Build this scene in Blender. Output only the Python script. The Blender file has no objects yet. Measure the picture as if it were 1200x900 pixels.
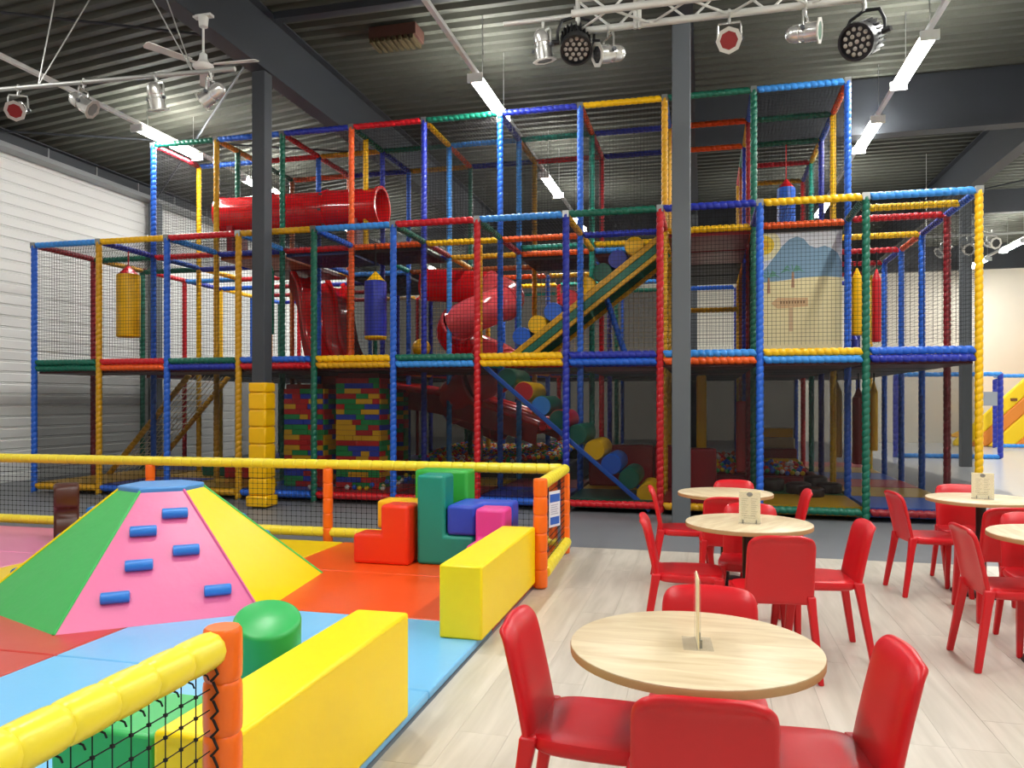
import bpy, math, random
from mathutils import Vector, Matrix, Quaternion
random.seed(7)
S = bpy.context.scene
COL = S.collection
# ---------------------------------------------------------------- camera
AYAW = math.radians(13.96)
cam_d = bpy.data.cameras.new('camera'); cam = bpy.data.objects.new('camera', cam_d); COL.objects.link(cam)
cam.location = (0, 0, 1.5)
cam.rotation_euler = (math.pi/2, 0, AYAW)
cam_d.sensor_width = 36; cam_d.lens = 36*905/1200
cam_d.shift_y = 20/1200
cam_d.clip_start = .05; cam_d.clip_end = 200
S.camera = cam
# ---------------------------------------------------------------- world, exposure
w = bpy.data.worlds.new('world'); S.world = w; w.use_nodes = True
w.node_tree.nodes['Background'].inputs[0].default_value = (.8, .9, 1, 1)
w.node_tree.nodes['Background'].inputs[1].default_value = .05
LAMP = 48.0          # radiance of the fluorescent diffusers
S.view_settings.view_transform = 'Standard'; S.view_settings.look = 'None'
S.view_settings.exposure = 1.4; S.view_settings.gamma = 1
S.view_settings.use_curve_mapping = False
S.cycles.transparent_max_bounces = 24
# ---------------------------------------------------------------- helpers
PI = math.pi
def lin(h):
    h = h.lstrip('#'); r = []
    for i in (0, 2, 4):
        c = int(h[i:i+2], 16)/255
        r.append(c/12.92 if c <= .04045 else ((c+.055)/1.055)**2.4)
    return (*r, 1)
MATS = {}
def mat(name, hexc, rough=.5, metal=0., bump=0., bscale=20., var=0., vscale=3., coat=0., emit=0., alpha=1., rand=0.):
    if name in MATS: return MATS[name]
    m = bpy.data.materials.new(name); m.use_nodes = True
    nt = m.node_tree; b = nt.nodes['Principled BSDF']; L = nt.links
    c = lin(hexc)
    b.inputs['Base Color'].default_value = c
    b.inputs['Roughness'].default_value = rough
    b.inputs['Metallic'].default_value = metal
    if coat: b.inputs['Coat Weight'].default_value = coat
    if alpha < 1: b.inputs['Alpha'].default_value = alpha
    if emit:
        b.inputs['Emission Color'].default_value = c; b.inputs['Emission Strength'].default_value = emit
    if bump or var:
        tc = nt.nodes.new('ShaderNodeTexCoord')
    if bump:
        n = nt.nodes.new('ShaderNodeTexNoise'); n.inputs['Scale'].default_value = bscale; n.inputs['Detail'].default_value = 4
        bp = nt.nodes.new('ShaderNodeBump'); bp.inputs['Strength'].default_value = bump; bp.inputs['Distance'].default_value = .02
        L.new(tc.outputs['Object'], n.inputs['Vector']); L.new(n.outputs['Fac'], bp.inputs['Height']); L.new(bp.outputs['Normal'], b.inputs['Normal'])
    if var or rand:
        hs = nt.nodes.new('ShaderNodeHueSaturation'); hs.inputs['Color'].default_value = c
        L.new(hs.outputs['Color'], b.inputs['Base Color'])
        if var:
            n2 = nt.nodes.new('ShaderNodeTexNoise'); n2.inputs['Scale'].default_value = vscale; n2.inputs['Detail'].default_value = 5
            L.new(tc.outputs['Object'], n2.inputs['Vector'])
            mr = nt.nodes.new('ShaderNodeMapRange'); mr.inputs['To Min'].default_value = 1-var; mr.inputs['To Max'].default_value = 1+var
            L.new(n2.outputs['Fac'], mr.inputs['Value']); out = mr.outputs['Result']
        else:
            oi = nt.nodes.new('ShaderNodeObjectInfo')
            mr = nt.nodes.new('ShaderNodeMapRange'); mr.inputs['To Min'].default_value = 1-rand; mr.inputs['To Max'].default_value = 1+rand
            L.new(oi.outputs['Random'], mr.inputs['Value']); out = mr.outputs['Result']
        L.new(out, hs.inputs['Value'])
    MATS[name] = m
    return m

class MB:
    def __init__(s): s.v = []; s.f = []; s.sm = []
    def add(s, vs, fs, smooth=False, M=None):
        o = len(s.v)
        for p in vs:
            p = Vector(p)
            s.v.append(M @ p if M is not None else p)
        for f in fs: s.f.append([i+o for i in f]); s.sm.append(smooth)
        return s
    def box(s, x0, x1, y0, y1, z0, z1, M=None):
        v = [(x0,y0,z0),(x1,y0,z0),(x1,y1,z0),(x0,y1,z0),(x0,y0,z1),(x1,y0,z1),(x1,y1,z1),(x0,y1,z1)]
        return s.add(v, [(3,2,1,0),(4,5,6,7),(0,1,5,4),(1,2,6,5),(2,3,7,6),(3,0,4,7)], False, M)
    def cbox(s, c, d, M=None):
        return s.box(c[0]-d[0]/2, c[0]+d[0]/2, c[1]-d[1]/2, c[1]+d[1]/2, c[2]-d[2]/2, c[2]+d[2]/2, M)
    def lathe(s, prof, n=12, M=None, smooth=True, tilt=0., caps=True):
        v = []; f = []
        m = len(prof)
        for r, z in prof:
            for k in range(n):
                a = 2*PI*k/n
                v.append((r*math.cos(a), r*math.sin(a), z + tilt*math.cos(a)))
        for i in range(m-1):
            for k in range(n):
                k2 = (k+1) % n
                f.append((i*n+k, i*n+k2, (i+1)*n+k2, (i+1)*n+k))
        if caps and prof[0][0] > 1e-5: f.append(tuple(range(n-1, -1, -1)))
        if caps and prof[-1][0] > 1e-5: f.append(tuple((m-1)*n+k for k in range(n)))
        return s.add(v, f, smooth, M)
    def tube(s, p, q, r, n=8, r2=None, smooth=True):
        p = Vector(p); q = Vector(q)
        M = align(p, q)
        return s.lathe([(r, 0), (r if r2 is None else r2, (q-p).length)], n, M, smooth)
    def path(s, pts, r, n=8, closed=False, smooth=True, arc=None):
        pts = [Vector(p) for p in pts]; m = len(pts); v = []; f = []
        up = None
        rr = r if isinstance(r, (list, tuple)) else [r]*m
        for i, p in enumerate(pts):
            a = pts[max(i-1, 0)]; b = pts[min(i+1, m-1)]
            t = (b-a).normalized()
            if up is None:
                up = Vector((0, 0, 1)) if abs(t.z) < .9 else Vector((1, 0, 0))
            side = t.cross(up).normalized(); up = side.cross(t).normalized()
            for k in range(n):
                a_ = 2*PI*k/n
                v.append(p + side*(rr[i]*math.cos(a_)) + up*(rr[i]*math.sin(a_)))
        for i in range(m-1):
            for k in range(n):
                k2 = (k+1) % n
                f.append((i*n+k, i*n+k2, (i+1)*n+k2, (i+1)*n+k))
        f.append(tuple(range(n-1, -1, -1))); f.append(tuple((m-1)*n+k for k in range(n)))
        return s.add(v, f, smooth)
    def prism(s, poly, z0, z1, M=None):
        n = len(poly)
        v = [(x, y, z0) for x, y in poly]+[(x, y, z1) for x, y in poly]
        f = [tuple(range(n-1, -1, -1)), tuple(range(n, 2*n))]+[(i, (i+1) % n, n+(i+1) % n, n+i) for i in range(n)]
        return s.add(v, f, False, M)
    def grid(s, fn, nu, nv, smooth=True):
        v = [fn(i/nu, j/nv) for j in range(nv+1) for i in range(nu+1)]
        f = [(j*(nu+1)+i, j*(nu+1)+i+1, (j+1)*(nu+1)+i+1, (j+1)*(nu+1)+i) for j in range(nv) for i in range(nu)]
        return s.add(v, f, smooth)
    def mesh(s, name, off=None, sharp=True):
        me = bpy.data.meshes.new(name)
        if off is not None: vs = [p-off for p in s.v]
        else: vs = s.v
        me.from_pydata([tuple(p) for p in vs], [], s.f)
        me.polygons.foreach_set('use_smooth', s.sm)
        me.update()
        if any(s.sm) and sharp: me.set_sharp_from_angle(angle=math.radians(50))
        return me
def align(p, q):
    p = Vector(p); q = Vector(q)
    return Matrix.Translation(p) @ (q-p).to_track_quat('Z', 'Y').to_matrix().to_4x4()

OFF = {}
def link(name, me, m, parent=None, loc=None, rot=None):
    o = bpy.data.objects.new(name, me); COL.objects.link(o)
    if m is not None and me is not None and not len(me.materials): me.materials.append(m)
    if parent is not None: o.parent = parent
    if loc is not None: o.location = Vector(loc) - (OFF.get(parent.name, Vector()) if parent is not None else Vector())
    if rot is not None: o.rotation_mode = 'QUATERNION'; o.rotation_quaternion = rot
    return o
def obj(name, mb, m, parent=None, bevel=0., seg=2, auto=True):
    """one mesh object, built in world coordinates"""
    off = OFF.get(parent.name) if parent is not None else None
    o = link(name, mb.mesh(name, off), m, parent)
    OFF[o.name] = off if off is not None else Vector()
    if bevel:
        b = o.modifiers.new('edge', 'BEVEL'); b.width = bevel; b.segments = seg; b.limit_method = 'ANGLE'; b.angle_limit = math.radians(40)
        b.harden_normals = False
        for p in o.data.polygons: p.use_smooth = True
        o.data.set_sharp_from_angle(angle=math.radians(60)) if hasattr(o.data, 'set_sharp_from_angle') else None
    return o
def thing(name, label, cat, loc=(0, 0, 0), rz=0., group=None):
    o = bpy.data.objects.new(name, None); COL.objects.link(o)
    o.location = loc; o.rotation_euler = (0, 0, rz); o.empty_display_size = .1
    o['label'] = label; o['category'] = cat
    if group: o['group'] = group
    OFF[o.name] = Vector(loc)
    return o
def tag(o, label, cat, group=None):
    o['label'] = label; o['category'] = cat
    if group: o['group'] = group
    return o
def struct(name, mb, m, parent=None, **k):
    o = obj(name, mb, m, parent, **k)
    if parent is None: o['kind'] = 'structure'
    return o
def copy_tree(o, parent=None):
    c = o.copy(); COL.objects.link(c)
    if parent is not None: c.parent = parent
    for ch in o.children: copy_tree(ch, c)
    return c
# ---------------------------------------------------------------- colours
HEX = dict(blue='#2062d0', sky='#3a92e6', navy='#2030a4', red='#cc1220', maroon='#8e1824', yel='#f6c000', ora='#ee5c18',
           grn='#0b6650', gold='#d39c08', brn='#a0521a', teal='#0d8a76')
def pad(c): return mat('padded_vinyl_'+c, HEX[c], .33, bump=.05, bscale=30)
BLACK = mat('black_cord', '#0b0b0c', .8)
WHITEP = mat('white_paint', '#e4e4e2', .45)
STEEL = mat('galvanised_steel', '#9a9c9c', .4, metal=.8)
CHROME = mat('polished_aluminium', '#dadad6', .24, metal=.72)
DARKM = mat('dark_steel_paint', '#41464c', .5)
# ================================================================ SETTING
HC = 7.0                        # ceiling underside
XW, XE, YN, YS = -12.4, 14.0, 30.5, -4.0
# wood laminate floor: base slab and planks
def plank_mat():
    m = bpy.data.materials.new('pale_oak_laminate'); m.use_nodes = True
    nt = m.node_tree; L = nt.links; b = nt.nodes['Principled BSDF']
    tc = nt.nodes.new('ShaderNodeTexCoord'); mp = nt.nodes.new('ShaderNodeMapping'); mp.inputs['Scale'].default_value = (14, 1.3, 1)
    oi = nt.nodes.new('ShaderNodeObjectInfo'); va = nt.nodes.new('ShaderNodeVectorMath'); va.operation = 'ADD'
    L.new(tc.outputs['Object'], mp.inputs['Vector']); L.new(mp.outputs['Vector'], va.inputs[0])
    mu = nt.nodes.new('ShaderNodeMath'); mu.operation = 'MULTIPLY'; mu.inputs[1].default_value = 37
    L.new(oi.outputs['Random'], mu.inputs[0]); L.new(mu.outputs[0], va.inputs[1])
    n = nt.nodes.new('ShaderNodeTexNoise'); n.inputs['Scale'].default_value = 1.; n.inputs['Detail'].default_value = 6; n.inputs['Distortion'].default_value = .6
    L.new(va.outputs[0], n.inputs['Vector'])
    cr = nt.nodes.new('ShaderNodeValToRGB')
    cr.color_ramp.elements[0].position = .3; cr.color_ramp.elements[0].color = lin('#bab3a5')
    cr.color_ramp.elements[1].position = .7; cr.color_ramp.elements[1].color = lin('#cfc8bb')
    L.new(n.outputs['Fac'], cr.inputs['Fac'])
    hs = nt.nodes.new('ShaderNodeHueSaturation'); mr = nt.nodes.new('ShaderNodeMapRange'); mr.inputs['To Min'].default_value = .965; mr.inputs['To Max'].default_value = 1.03
    L.new(oi.outputs['Random'], mr.inputs['Value']); L.new(mr.outputs['Result'], hs.inputs['Value']); L.new(cr.outputs['Color'], hs.inputs['Color'])
    L.new(hs.outputs['Color'], b.inputs['Base Color'])
    b.inputs['Roughness'].default_value = .38
    return m
PLANKM = plank_mat()
fl = struct('floor', MB().box(XW, XE, YS, YN, -.2, -.012), mat('pale_screed', '#b9b6ae', .4, var=.06))
PX0, PX1, PY0, PY1, PW, PLN = -1.32, 6.2, .9, 7.86, .235, 1.4
pm = MB().box(0, PW-.0012, 0, PLN-.0012, -.012, 0).mesh('plank'); pm.materials.append(PLANKM)
i = 0; x = PX0
while x < PX1:
    y = PY0 - random.choice((0, .35, .7, 1.05))
    while y < PY1:
        y1 = min(y+PLN, PY1)
        if y1-y > .05:
            a = link('plank', pm, None, fl, (x, y, 0)); a.scale = (1, (y1-y)/PLN, 1)
        y += PLN
    x += PW; i += 1
# laminate beyond the rows of planks near the camera, and the grey sports floor under the play frame
struct('floor_laminate', MB().box(PX0, PX1+.1, YS, -.2, -.012, -.001), PLANKM)
GREY = mat('grey_vinyl_floor', '#74777b', .45, var=.05, vscale=6)
struct('floor_grey', MB().prism([(XW, 7.86), (3.0, 7.86), (3.4, 9.0), (4.9, 14.3), (4.4, 21), (4.2, YN), (XW, YN)], -.012, 0).prism([(XW, YS), (PX0, YS), (PX0, 7.86), (XW, 7.86)], -.012, 0), GREY)
struct('floor_light', MB().prism([(3.0, 7.86), (PX1+.2, 7.86), (XE, 7.86), (XE, YN), (4.2, YN), (4.4, 21), (4.9, 14.3), (3.4, 9.0)], -.012, -.002), mat('light_vinyl_floor', '#c9ccce', .25, var=.03))
# cladded walls: a backing and horizontal metal boards
CLAD = mat('white_cladding', '#dfe1de', .42)
wl = struct('wall_left', MB().box(XW-.3, XW-.02, YS, YN, 0, HC), CLAD)
bh = .205
prof = [(0, 0), (.018, .012), (.018, bh-.05), (.006, bh-.035), (.012, bh-.012), (0, bh)]
bmb = MB()
yl = YN-YS
vs = [(d, 0, z) for d, z in prof]+[(d, yl, z) for d, z in prof]; n_ = len(prof)
bmb.add(vs, [(k, k+1, n_+k+1, n_+k) for k in range(n_-1)])
bme = bmb.mesh('panel'); bme.flip_normals(); bme.materials.append(CLAD)
for k in range(30):
    link('panel', bme, None, wl, (XW-.02, YS, k*bh))
BACKW = mat('cream_wall', '#efe9da', .6, var=.02)
struct('wall_back', MB().box(XW, XE, YN, YN+.3, 0, HC), BACKW)
struct('wall_right', MB().box(XE, XE+.3, YS, YN, 0, HC), BACKW)
struct('wall_front', MB().box(XW, XE, YS-.3, YS, 0, HC), mat('far_hall_wall', '#c9c6bf', .7))
# corrugated steel deck
DECK = mat('corrugated_deck', '#45473f', .75, metal=.0, var=.1, vscale=.6)
pitch = .27; y = YS; pts = []
while y < YN+pitch:
    pts += [(y, HC), (y+.10, HC), (y+.135, HC+.07), (y+.235, HC+.07)]; y += pitch
cm = MB(); n_ = len(pts)
DROP = lambda x: .1*max(0, -6.05-x)          # the deck falls gently towards the clad wall
fc_ = [(k, k+1, n_+k+1, n_+k) for k in range(n_-1)]
cm.add([(XW-.3, a, b-DROP(XW-.3)) for a, b in pts]+[(-6.05, a, b) for a, b in pts], fc_)
cm.add([(-6.05, a, b) for a, b in pts]+[(XE+.3, a, b) for a, b in pts], fc_)
cm.box(XW-.3, XE+.3, YS-.3, YN+.6, HC+.075, HC+.2)
struct('ceiling', cm, DECK)
# steel frame
def ibeam(p, q, h, wd, tf=.02, tw=.02):
    p = Vector(p); q = Vector(q); L_ = (q-p).length
    a = (q-p).normalized(); side = Vector((a.y, -a.x, 0))
    M = Matrix(((a.x, side.x, 0, p.x), (a.y, side.y, 0, p.y), (0, 0, 1, p.z), (0, 0, 0, 1)))
    return MB().box(0, L_, -wd/2, wd/2, 0, tf, M).box(0, L_, -wd/2, wd/2, h-tf, h, M).box(0, L_, -tw/2, tw/2, tf, h-tf, M)
BEAMM = mat('slate_steel', '#2f3339', .55)
for nm, p, q, h, wd in [
    ('trim_beam_one', (-6.05, YS, 6.12), (-6.05, YN, 6.12), .88, .26),
    ('trim_beam_two', (-.27, YS, 6.12), (-.27, YN, 6.12), .88, .24),
    ('trim_beam_three', (5.62, YS, 6.1), (5.62, YN, 6.1), .88, .26),
    ('trim_beam_wall', (-12.25, YS, 6.13), (-12.25, YN, 6.13), .24, .26)]:
    struct(nm, ibeam(p, q, h, wd), BEAMM)
struct('trim_girder', MB().box(-.15, 5.4, 14.25, 14.4, 6.05, HC).box(-.15, 5.4, 14.18, 14.47, 6.03, 6.06), BEAMM)
struct('trim_girder_right', MB().box(5.6, XE, 14.25, 14.4, 6.05, HC), BEAMM)
struct('trim_purlin', MB().box(-5.9, -.4, 9.78, 9.92, 6.9, HC), BEAMM)
struct('trim_purlin_far', MB().box(XW, XE, 22.5, 22.7, 6.4, HC), BEAMM)
struct('trim_back_rail', MB().box(XW, XE, YN-.2, YN, 6.15, HC), BEAMM)
# services tray along the top of the clad wall
tr = MB().box(-12.35, -12.05, YS, YN, 6.02, 6.05).box(-12.07, -12.05, YS, YN, 6.05, 6.11)
for k in range(28): tr.box(-12.1, -12.08, YS+.5+k*1.2, YS+.53+k*1.2, 6.05, 6.3)
struct('trim_cable_tray', tr, mat('tray_steel', '#8c8f90', .4, metal=.6))
# bracing rods
br = MB()
br.tube((-12.2, 5.2, 6.1), (-6.2, 9.9, 6.68), .02).tube((-12.2, 10.4, 6.1), (-6.2, 15.2, 6.68), .02).tube((-12.2, 15.2, 6.1), (-6.2, 9.9, 6.64), .02)
br.tube((5.8, 14.5, 6.7), (13.5, 22, 6.7), .018).tube((5.8, 22, 6.7), (13.5, 14.5, 6.7), .018)
struct('trim_bracing', br, BEAMM)
# columns
def column(name, x, y, s=.2, top=6.12, m=None):
    mb = MB().box(x-s/2, x+s/2, y-s/2, y+s/2, 0, top)
    o = struct(name, mb, m or mat('grey_column', '#5d6368', .6), bevel=.01)
    return o
cl = column('column_padded', -6.05, 9.72, .2, m=mat('dark_grey_column', '#3a3f45', .6)); cr_ = column('column_bare', -.27, 9.72, .22)
column('column_wall', -12.2, 15.2, .22); column('column_far', 5.82, 19.7, .22); column('column_hidden', -12.2, 9.72, .22)
column('column_rear', -.27, 19.7, .22); column('column_back', -6.05, 19.7, .22)
# padded sleeve at the foot of the column: vinyl sections
sl = thing('column_pad', 'yellow vinyl padding wrapped around the foot of the slim grey column', 'padding', (-6.05, 9.72, 0))
ym = mat('pad_yellow', '#f5bd02', .3, bump=.15, bscale=9)
zz = [0.02, .18, .42, .66, .9, 1.14, 1.38, 1.62, 1.76]
for a, b in zip(zz[:-1], zz[1:]):
    s2 = .135 if a > .1 else .16
    obj('pad_section', MB().box(-6.05-s2, -6.05+s2, 9.72-s2, 9.72+s2, a+.002, b-.002), ym, sl, bevel=.022)
# ---------------------------------------------------------------- fluorescent fittings on their conduits
DIFF = mat('lit_diffuser', '#fffdf8', .5, emit=LAMP)
HOUS = mat('fitting_white', '#d8dad8', .4)
body = MB().box(-.055, .055, -.8, .8, .075, .1).box(-.11, .11, -.82, -.78, -.02, .1).box(-.11, .11, .78, .82, -.02, .1)
dif = MB(); pr_ = [(.1*math.cos(a*PI/6), -.055*math.sin(a*PI/6)) for a in range(0, 7)]
n_ = len(pr_)
dif.add([(x, -.78, z+.05) for x, z in pr_]+[(x, .78, z+.05) for x, z in pr_], [(k, k+1, n_+k+1, n_+k) for k in range(n_-1)]+[tuple(range(n_)), tuple(range(2*n_-1, n_-1, -1))], True)
hang = MB().tube((.05, -.6, .1), (.05, -.6, HC-6.0), .006, 5).tube((.05, .6, .1), (.05, .6, HC-6.0), .006, 5)
bme = body.mesh('housing'); dme = dif.mesh('diffuser'); hme = hang.mesh('hanger')
bme.materials.append(HOUS); dme.materials.append(DIFF); hme.materials.append(STEEL)
for (x, ys, nm) in [(-9.15, (5.7, 11.75, 14.75, 18.3, 22, 25.5), 'left'), (-3.12, (-1.5, 1.7, 5.0, 11.2, 16.0, 19.5, 23.5), 'middle'), (2.72, (-.8, 2.4, 5.4, 8.35, 11.35, 14.3, 19.35, 23.5), 'right'), (8.8, (2, 8, 14, 17.5, 20.5, 23, 25.5, 28.4), 'far')]:  # some lamps of the far row are added to brighten the back wall
    tk = tag(obj('light_track', MB().box(x-.03, x+.03, YS, YN, 6.1, 6.16), HOUS), {
        'left': 'thin white conduit running along the ceiling beside the clad wall', 'middle': 'thin white conduit crossing the ceiling left of the white truss',
        'right': 'thin white conduit holding the two bright lamps right of the black stage lamp', 'far': 'thin white conduit under the ceiling above the inflatable slide'}[nm], 'conduit', 'lamp conduits under the ceiling')
    for k, y in enumerate(ys):
        lab = {(-9.15, 11.75): 'long lit fluorescent lamp above the upper left corner of the play frame', (-9.15, 14.75): 'lit fluorescent lamp peeking out right of the slim grey column above the red tube',
               (-3.12, 11.2): 'brightest fluorescent lamp just above the top bar of the play frame', (-3.12, 16.0): 'lit fluorescent lamp seen through the upper netting, nearer of two in line',
               (-3.12, 19.5): 'small round looking lit lamp just over the roller staircase', (2.72, 11.35): 'large lit fluorescent lamp right of the black stage lamp, nearer of its pair',
               (2.72, 14.3): 'lit fluorescent lamp against the dark girder by the blue corner post', (2.72, 19.35): 'small lit lamp low between the posts beside the blue punch bag',
               (8.8, 28.4): 'small distant lit lamp behind the yellow corner post'}.get((x, y), 'lit fluorescent lamp on the %s conduit, %s' % (nm, 'above the seats, before the picture begins' if y < 10 else 'far back behind the play frame'))
        t = thing('fluorescent_lamp', lab, 'lamp', (x, y, 6.0), 0, 'fluorescent lamps under the ceiling')
        link('housing', bme, None, t); link('diffuser', dme, None, t); link('hanger', hme, None, t)
# air grille in the deck
gt = thing('ceiling_grille', 'rusty brown rectangular grille in the dark ceiling left of the truss', 'grille', (-4.4, 10.68, 6.7))
gm = mat('rust_brown', '#4a2a20', .7, var=.2, vscale=9)
obj('grille_box', MB().box(-4.78, -4.05, 10.5, 10.86, 6.82, 6.99), gm, gt)
for k in range(8): obj('slat', MB().box(-4.77+k*.09, -4.72+k*.09, 10.5, 10.86, 6.76, 6.83), mat('rust_ochre', '#3f3416', .7), gt)
# ================================================================ PLAY FRAME
GX = [3.198-1.253*k for k in range(12)]
GY = [10.33+1.25*j for j in range(7)]
Z1, Z2, Z3 = 2.06, 4.03, 5.96
PR = .048
pf = thing('play_structure', 'huge climbing frame of multicoloured padded posts and netting, three storeys high', 'play structure', (-3.7, 14.0, 0))
_tube = {}
def ridged(L_, r=PR, step=.088, n=10):
    key = (round(L_, 2), r, step)
    if key in _tube: return _tube[key]
    k = max(1, round(L_/step)); h = L_/k; pr_ = []
    for i in range(k):
        z = i*h
        pr_ += [(r*.8, z), (r*.98, z+.011), (r*1.03, z+h*.5), (r*.98, z+h-.011)]
    pr_.append((r*.84, L_))
    me = MB().lathe(pr_, n, None, True, tilt=.02).mesh('padded_tube', None, False)
    _tube[key] = me
    return me
_col = {}
def padded(name, p, q, c, parent, r=PR, step=.088):
    p = Vector(p); q = Vector(q); L_ = (q-p).length
    me = ridged(L_, r, step); key = (me.name, c)
    if key not in _col:
        m2 = me.copy(); m2.materials.append(pad(c)); _col[key] = m2
    d = (q-p)/L_
    rot = Vector((0, 0, 1)).rotation_difference(d)
    return link(name, _col[key], None, parent, p, rot)
rc = ['blue', 'red', 'yel', 'grn', 'navy', 'ora', 'sky', 'maroon', 'gold', 'teal']
# posts: (column, row) -> colour, foot, head
POST = {}
def P(k, j, c, z0=0., z1=Z3): POST[(k, j)] = (c, z0, z1)
for k, c in enumerate(['yel', 'grn', 'blue', 'red', 'navy', 'red', 'blue', 'grn', 'gold', 'blue', 'gold', 'blue']): P(k, 0, c, .02, Z2)
for k, c in enumerate(['maroon', 'blue', 'grn', 'gold', 'blue', 'blue', 'navy', 'ora', 'grn', 'gold', 'blue', 'maroon']): P(k, 1, c, .02, Z2 if k in (0, 11) else Z3)
for k, c in enumerate(['blue', 'yel', 'maroon', 'gold', 'teal', 'sky', 'sky', 'navy', 'blue', 'grn', 'yel', 'grn']): P(k, 2, c, .02, Z2 if k in (0, 11) else Z3)
for k, c in enumerate(['blue', 'navy', 'navy', 'gold', 'red', 'gold', 'grn', 'blue', 'ora', 'brn', 'yel', 'red']): P(k, 3, c, .02, Z2 if k in (0, 10, 11) else Z3)
for k, c in enumerate(['blue', 'teal', 'brn', 'red', 'navy', 'blue', 'yel', 'navy', 'grn', 'blue', 'gold', 'yel']): P(k, 4, c, .02, Z3 if k in (1, 2) else Z2)
for k, c in enumerate(['yel', 'red', 'gold', 'blue', 'grn', 'red', 'blue', 'gold', 'navy', 'grn', 'red', 'blue']): P(k, 5, c, .02, Z3 if k in (1, 2) else Z2)
for k, c in enumerate(['navy', 'blue', 'navy', 'yel', 'blue', 'sky', 'navy', 'grn', 'red', 'blue', 'gold', 'grn']): P(k, 6, c, .02, Z2)
for (k, j), (c, z0, z1) in POST.items():
    padded('post', (GX[k], GY[j], z0), (GX[k], GY[j], z1), c, pf)
padded('post', (GX[9], GY[1]+.62, Z2), (GX[9], GY[1]+.62, Z3), 'grn', pf)
padded('post', (GX[7], GY[1]+.55, Z2), (GX[7], GY[1]+.55, Z3), 'yel', pf)
padded('post', (-3.55, 12.1, Z1), (-3.55, 12.1, Z2), 'gold', pf)
padded('post', (-1.15, 12.3, Z1), (-1.62, 12.6, 3.4), 'blue', pf)
ANAME = {}
def xb(k, j, z, c, dz=0., dy=0., gap=.05):         # bar along X between columns k+1 and k
    return padded('crossbar', (GX[k+1]+gap, GY[j]+dy, z+dz), (GX[k]-gap, GY[j]+dy, z+dz), c, pf)
def yb(k, j, z, c, dz=0., j2=None):                # bar along Y from row j to the next
    y1 = GY[j+1] if j2 is None else j2
    return padded('crossbar', (GX[k], GY[j]+.05, z+dz), (GX[k], y1-.05, z+dz), c, pf)
# roof of the front row
for k, c in enumerate(['sky', 'yel', 'navy', 'grn', 'sky', 'red', 'sky', 'gold', 'red', 'yel', 'sky']): xb(k, 0, Z2, c)
# doubled bars at the first storey
for k, (a, b) in enumerate([('blue', 'navy'), ('yel', 'sky'), ('sky', 'ora'), ('navy', 'blue'), ('yel', 'yel'), ('grn', 'sky'), ('yel', 'gold'), ('blue', 'red'), ('grn', 'navy'), ('red', 'ora'), ('grn', 'grn')]):
    xb(k, 0, Z1, a, .06); xb(k, 0, Z1, b, -.035)
# feet of the front row
for k, c in enumerate(['maroon', 'grn', 'gold', 'red', 'blue', 'red', 'red', 'blue', 'gold', 'blue', 'gold']): xb(k, 0, .1, c, .02)
for k, c in enumerate(['blue', 'grn', 'navy', 'red', 'gold', 'grn', 'grn', 'blue', 'sky', 'sky', 'navy', 'maroon']):
    yb(k, 0, Z2, c)
for k in (0, 11):
    cs = [['navy', 'navy', 'ora', 'navy', 'grn', 'blue'], ['maroon', 'gold', 'red', 'navy', 'yel', 'blue']][k == 11]
    for j in range(6):
        if j: yb(k, j, Z2, cs[j])
        yb(k, j, Z1, rc[(j*3+k) % 10]); yb(k, j, .12, rc[(j*7+k+1) % 10])
padded('crossbar', (GX[1]+.05, GY[0]+.62, Z2), (GX[0]-.05, GY[0]+.62, Z2), 'yel', pf)
for j, c in ((1, 'red'), (2, 'yel'), (3, 'red'), (4, 'red'), (5, 'red')): xb(0, j, Z2, c)
# second storey edges, row one and deeper
for k, c in enumerate([None, 'ora', 'yel', 'navy', 'ora', 'yel', 'ora', 'red', 'navy', 'red', 'grn']):
    if c: xb(k, 1, Z2, c, -.03)
for k, c in enumerate([None, 'red', 'red', 'sky', 'ora', 'gold', 'navy', 'ora', 'blue', 'navy', 'grn']):
    if c: xb(k, 2, Z2, c, -.03)
for k, c in enumerate([None, 'blue', 'gold', 'gold', 'blue', 'brn', 'brn', 'sky', 'gold', 'red', 'sky']):
    if c: xb(k, 3, Z2, c, -.03)
xb(2, 4, 3.25, 'gold'); xb(4, 2, Z2, 'teal', .08); xb(3, 2, Z2, 'yel', .08)
for j in (1, 2):
    for k, c in enumerate(['navy', 'grn', 'ora', 'gold', 'yel', 'maroon', 'maroon', 'gold', 'maroon', 'navy', 'blue']):
        if k: yb(k, j, Z2, rc[(k+j) % 10] if j == 2 else c)
for j in range(1, 7):
    for k in range(11):
        xb(k, j, Z1, rc[(k*7+j*3) % 10])
        if j >= 4: xb(k, j, Z2, rc[(k*3+j*7+2) % 10])
for k in range(1, 11):
    for j in range(6): yb(k, j, Z1, rc[(k*5+j*3+4) % 10], -.02)
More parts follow.
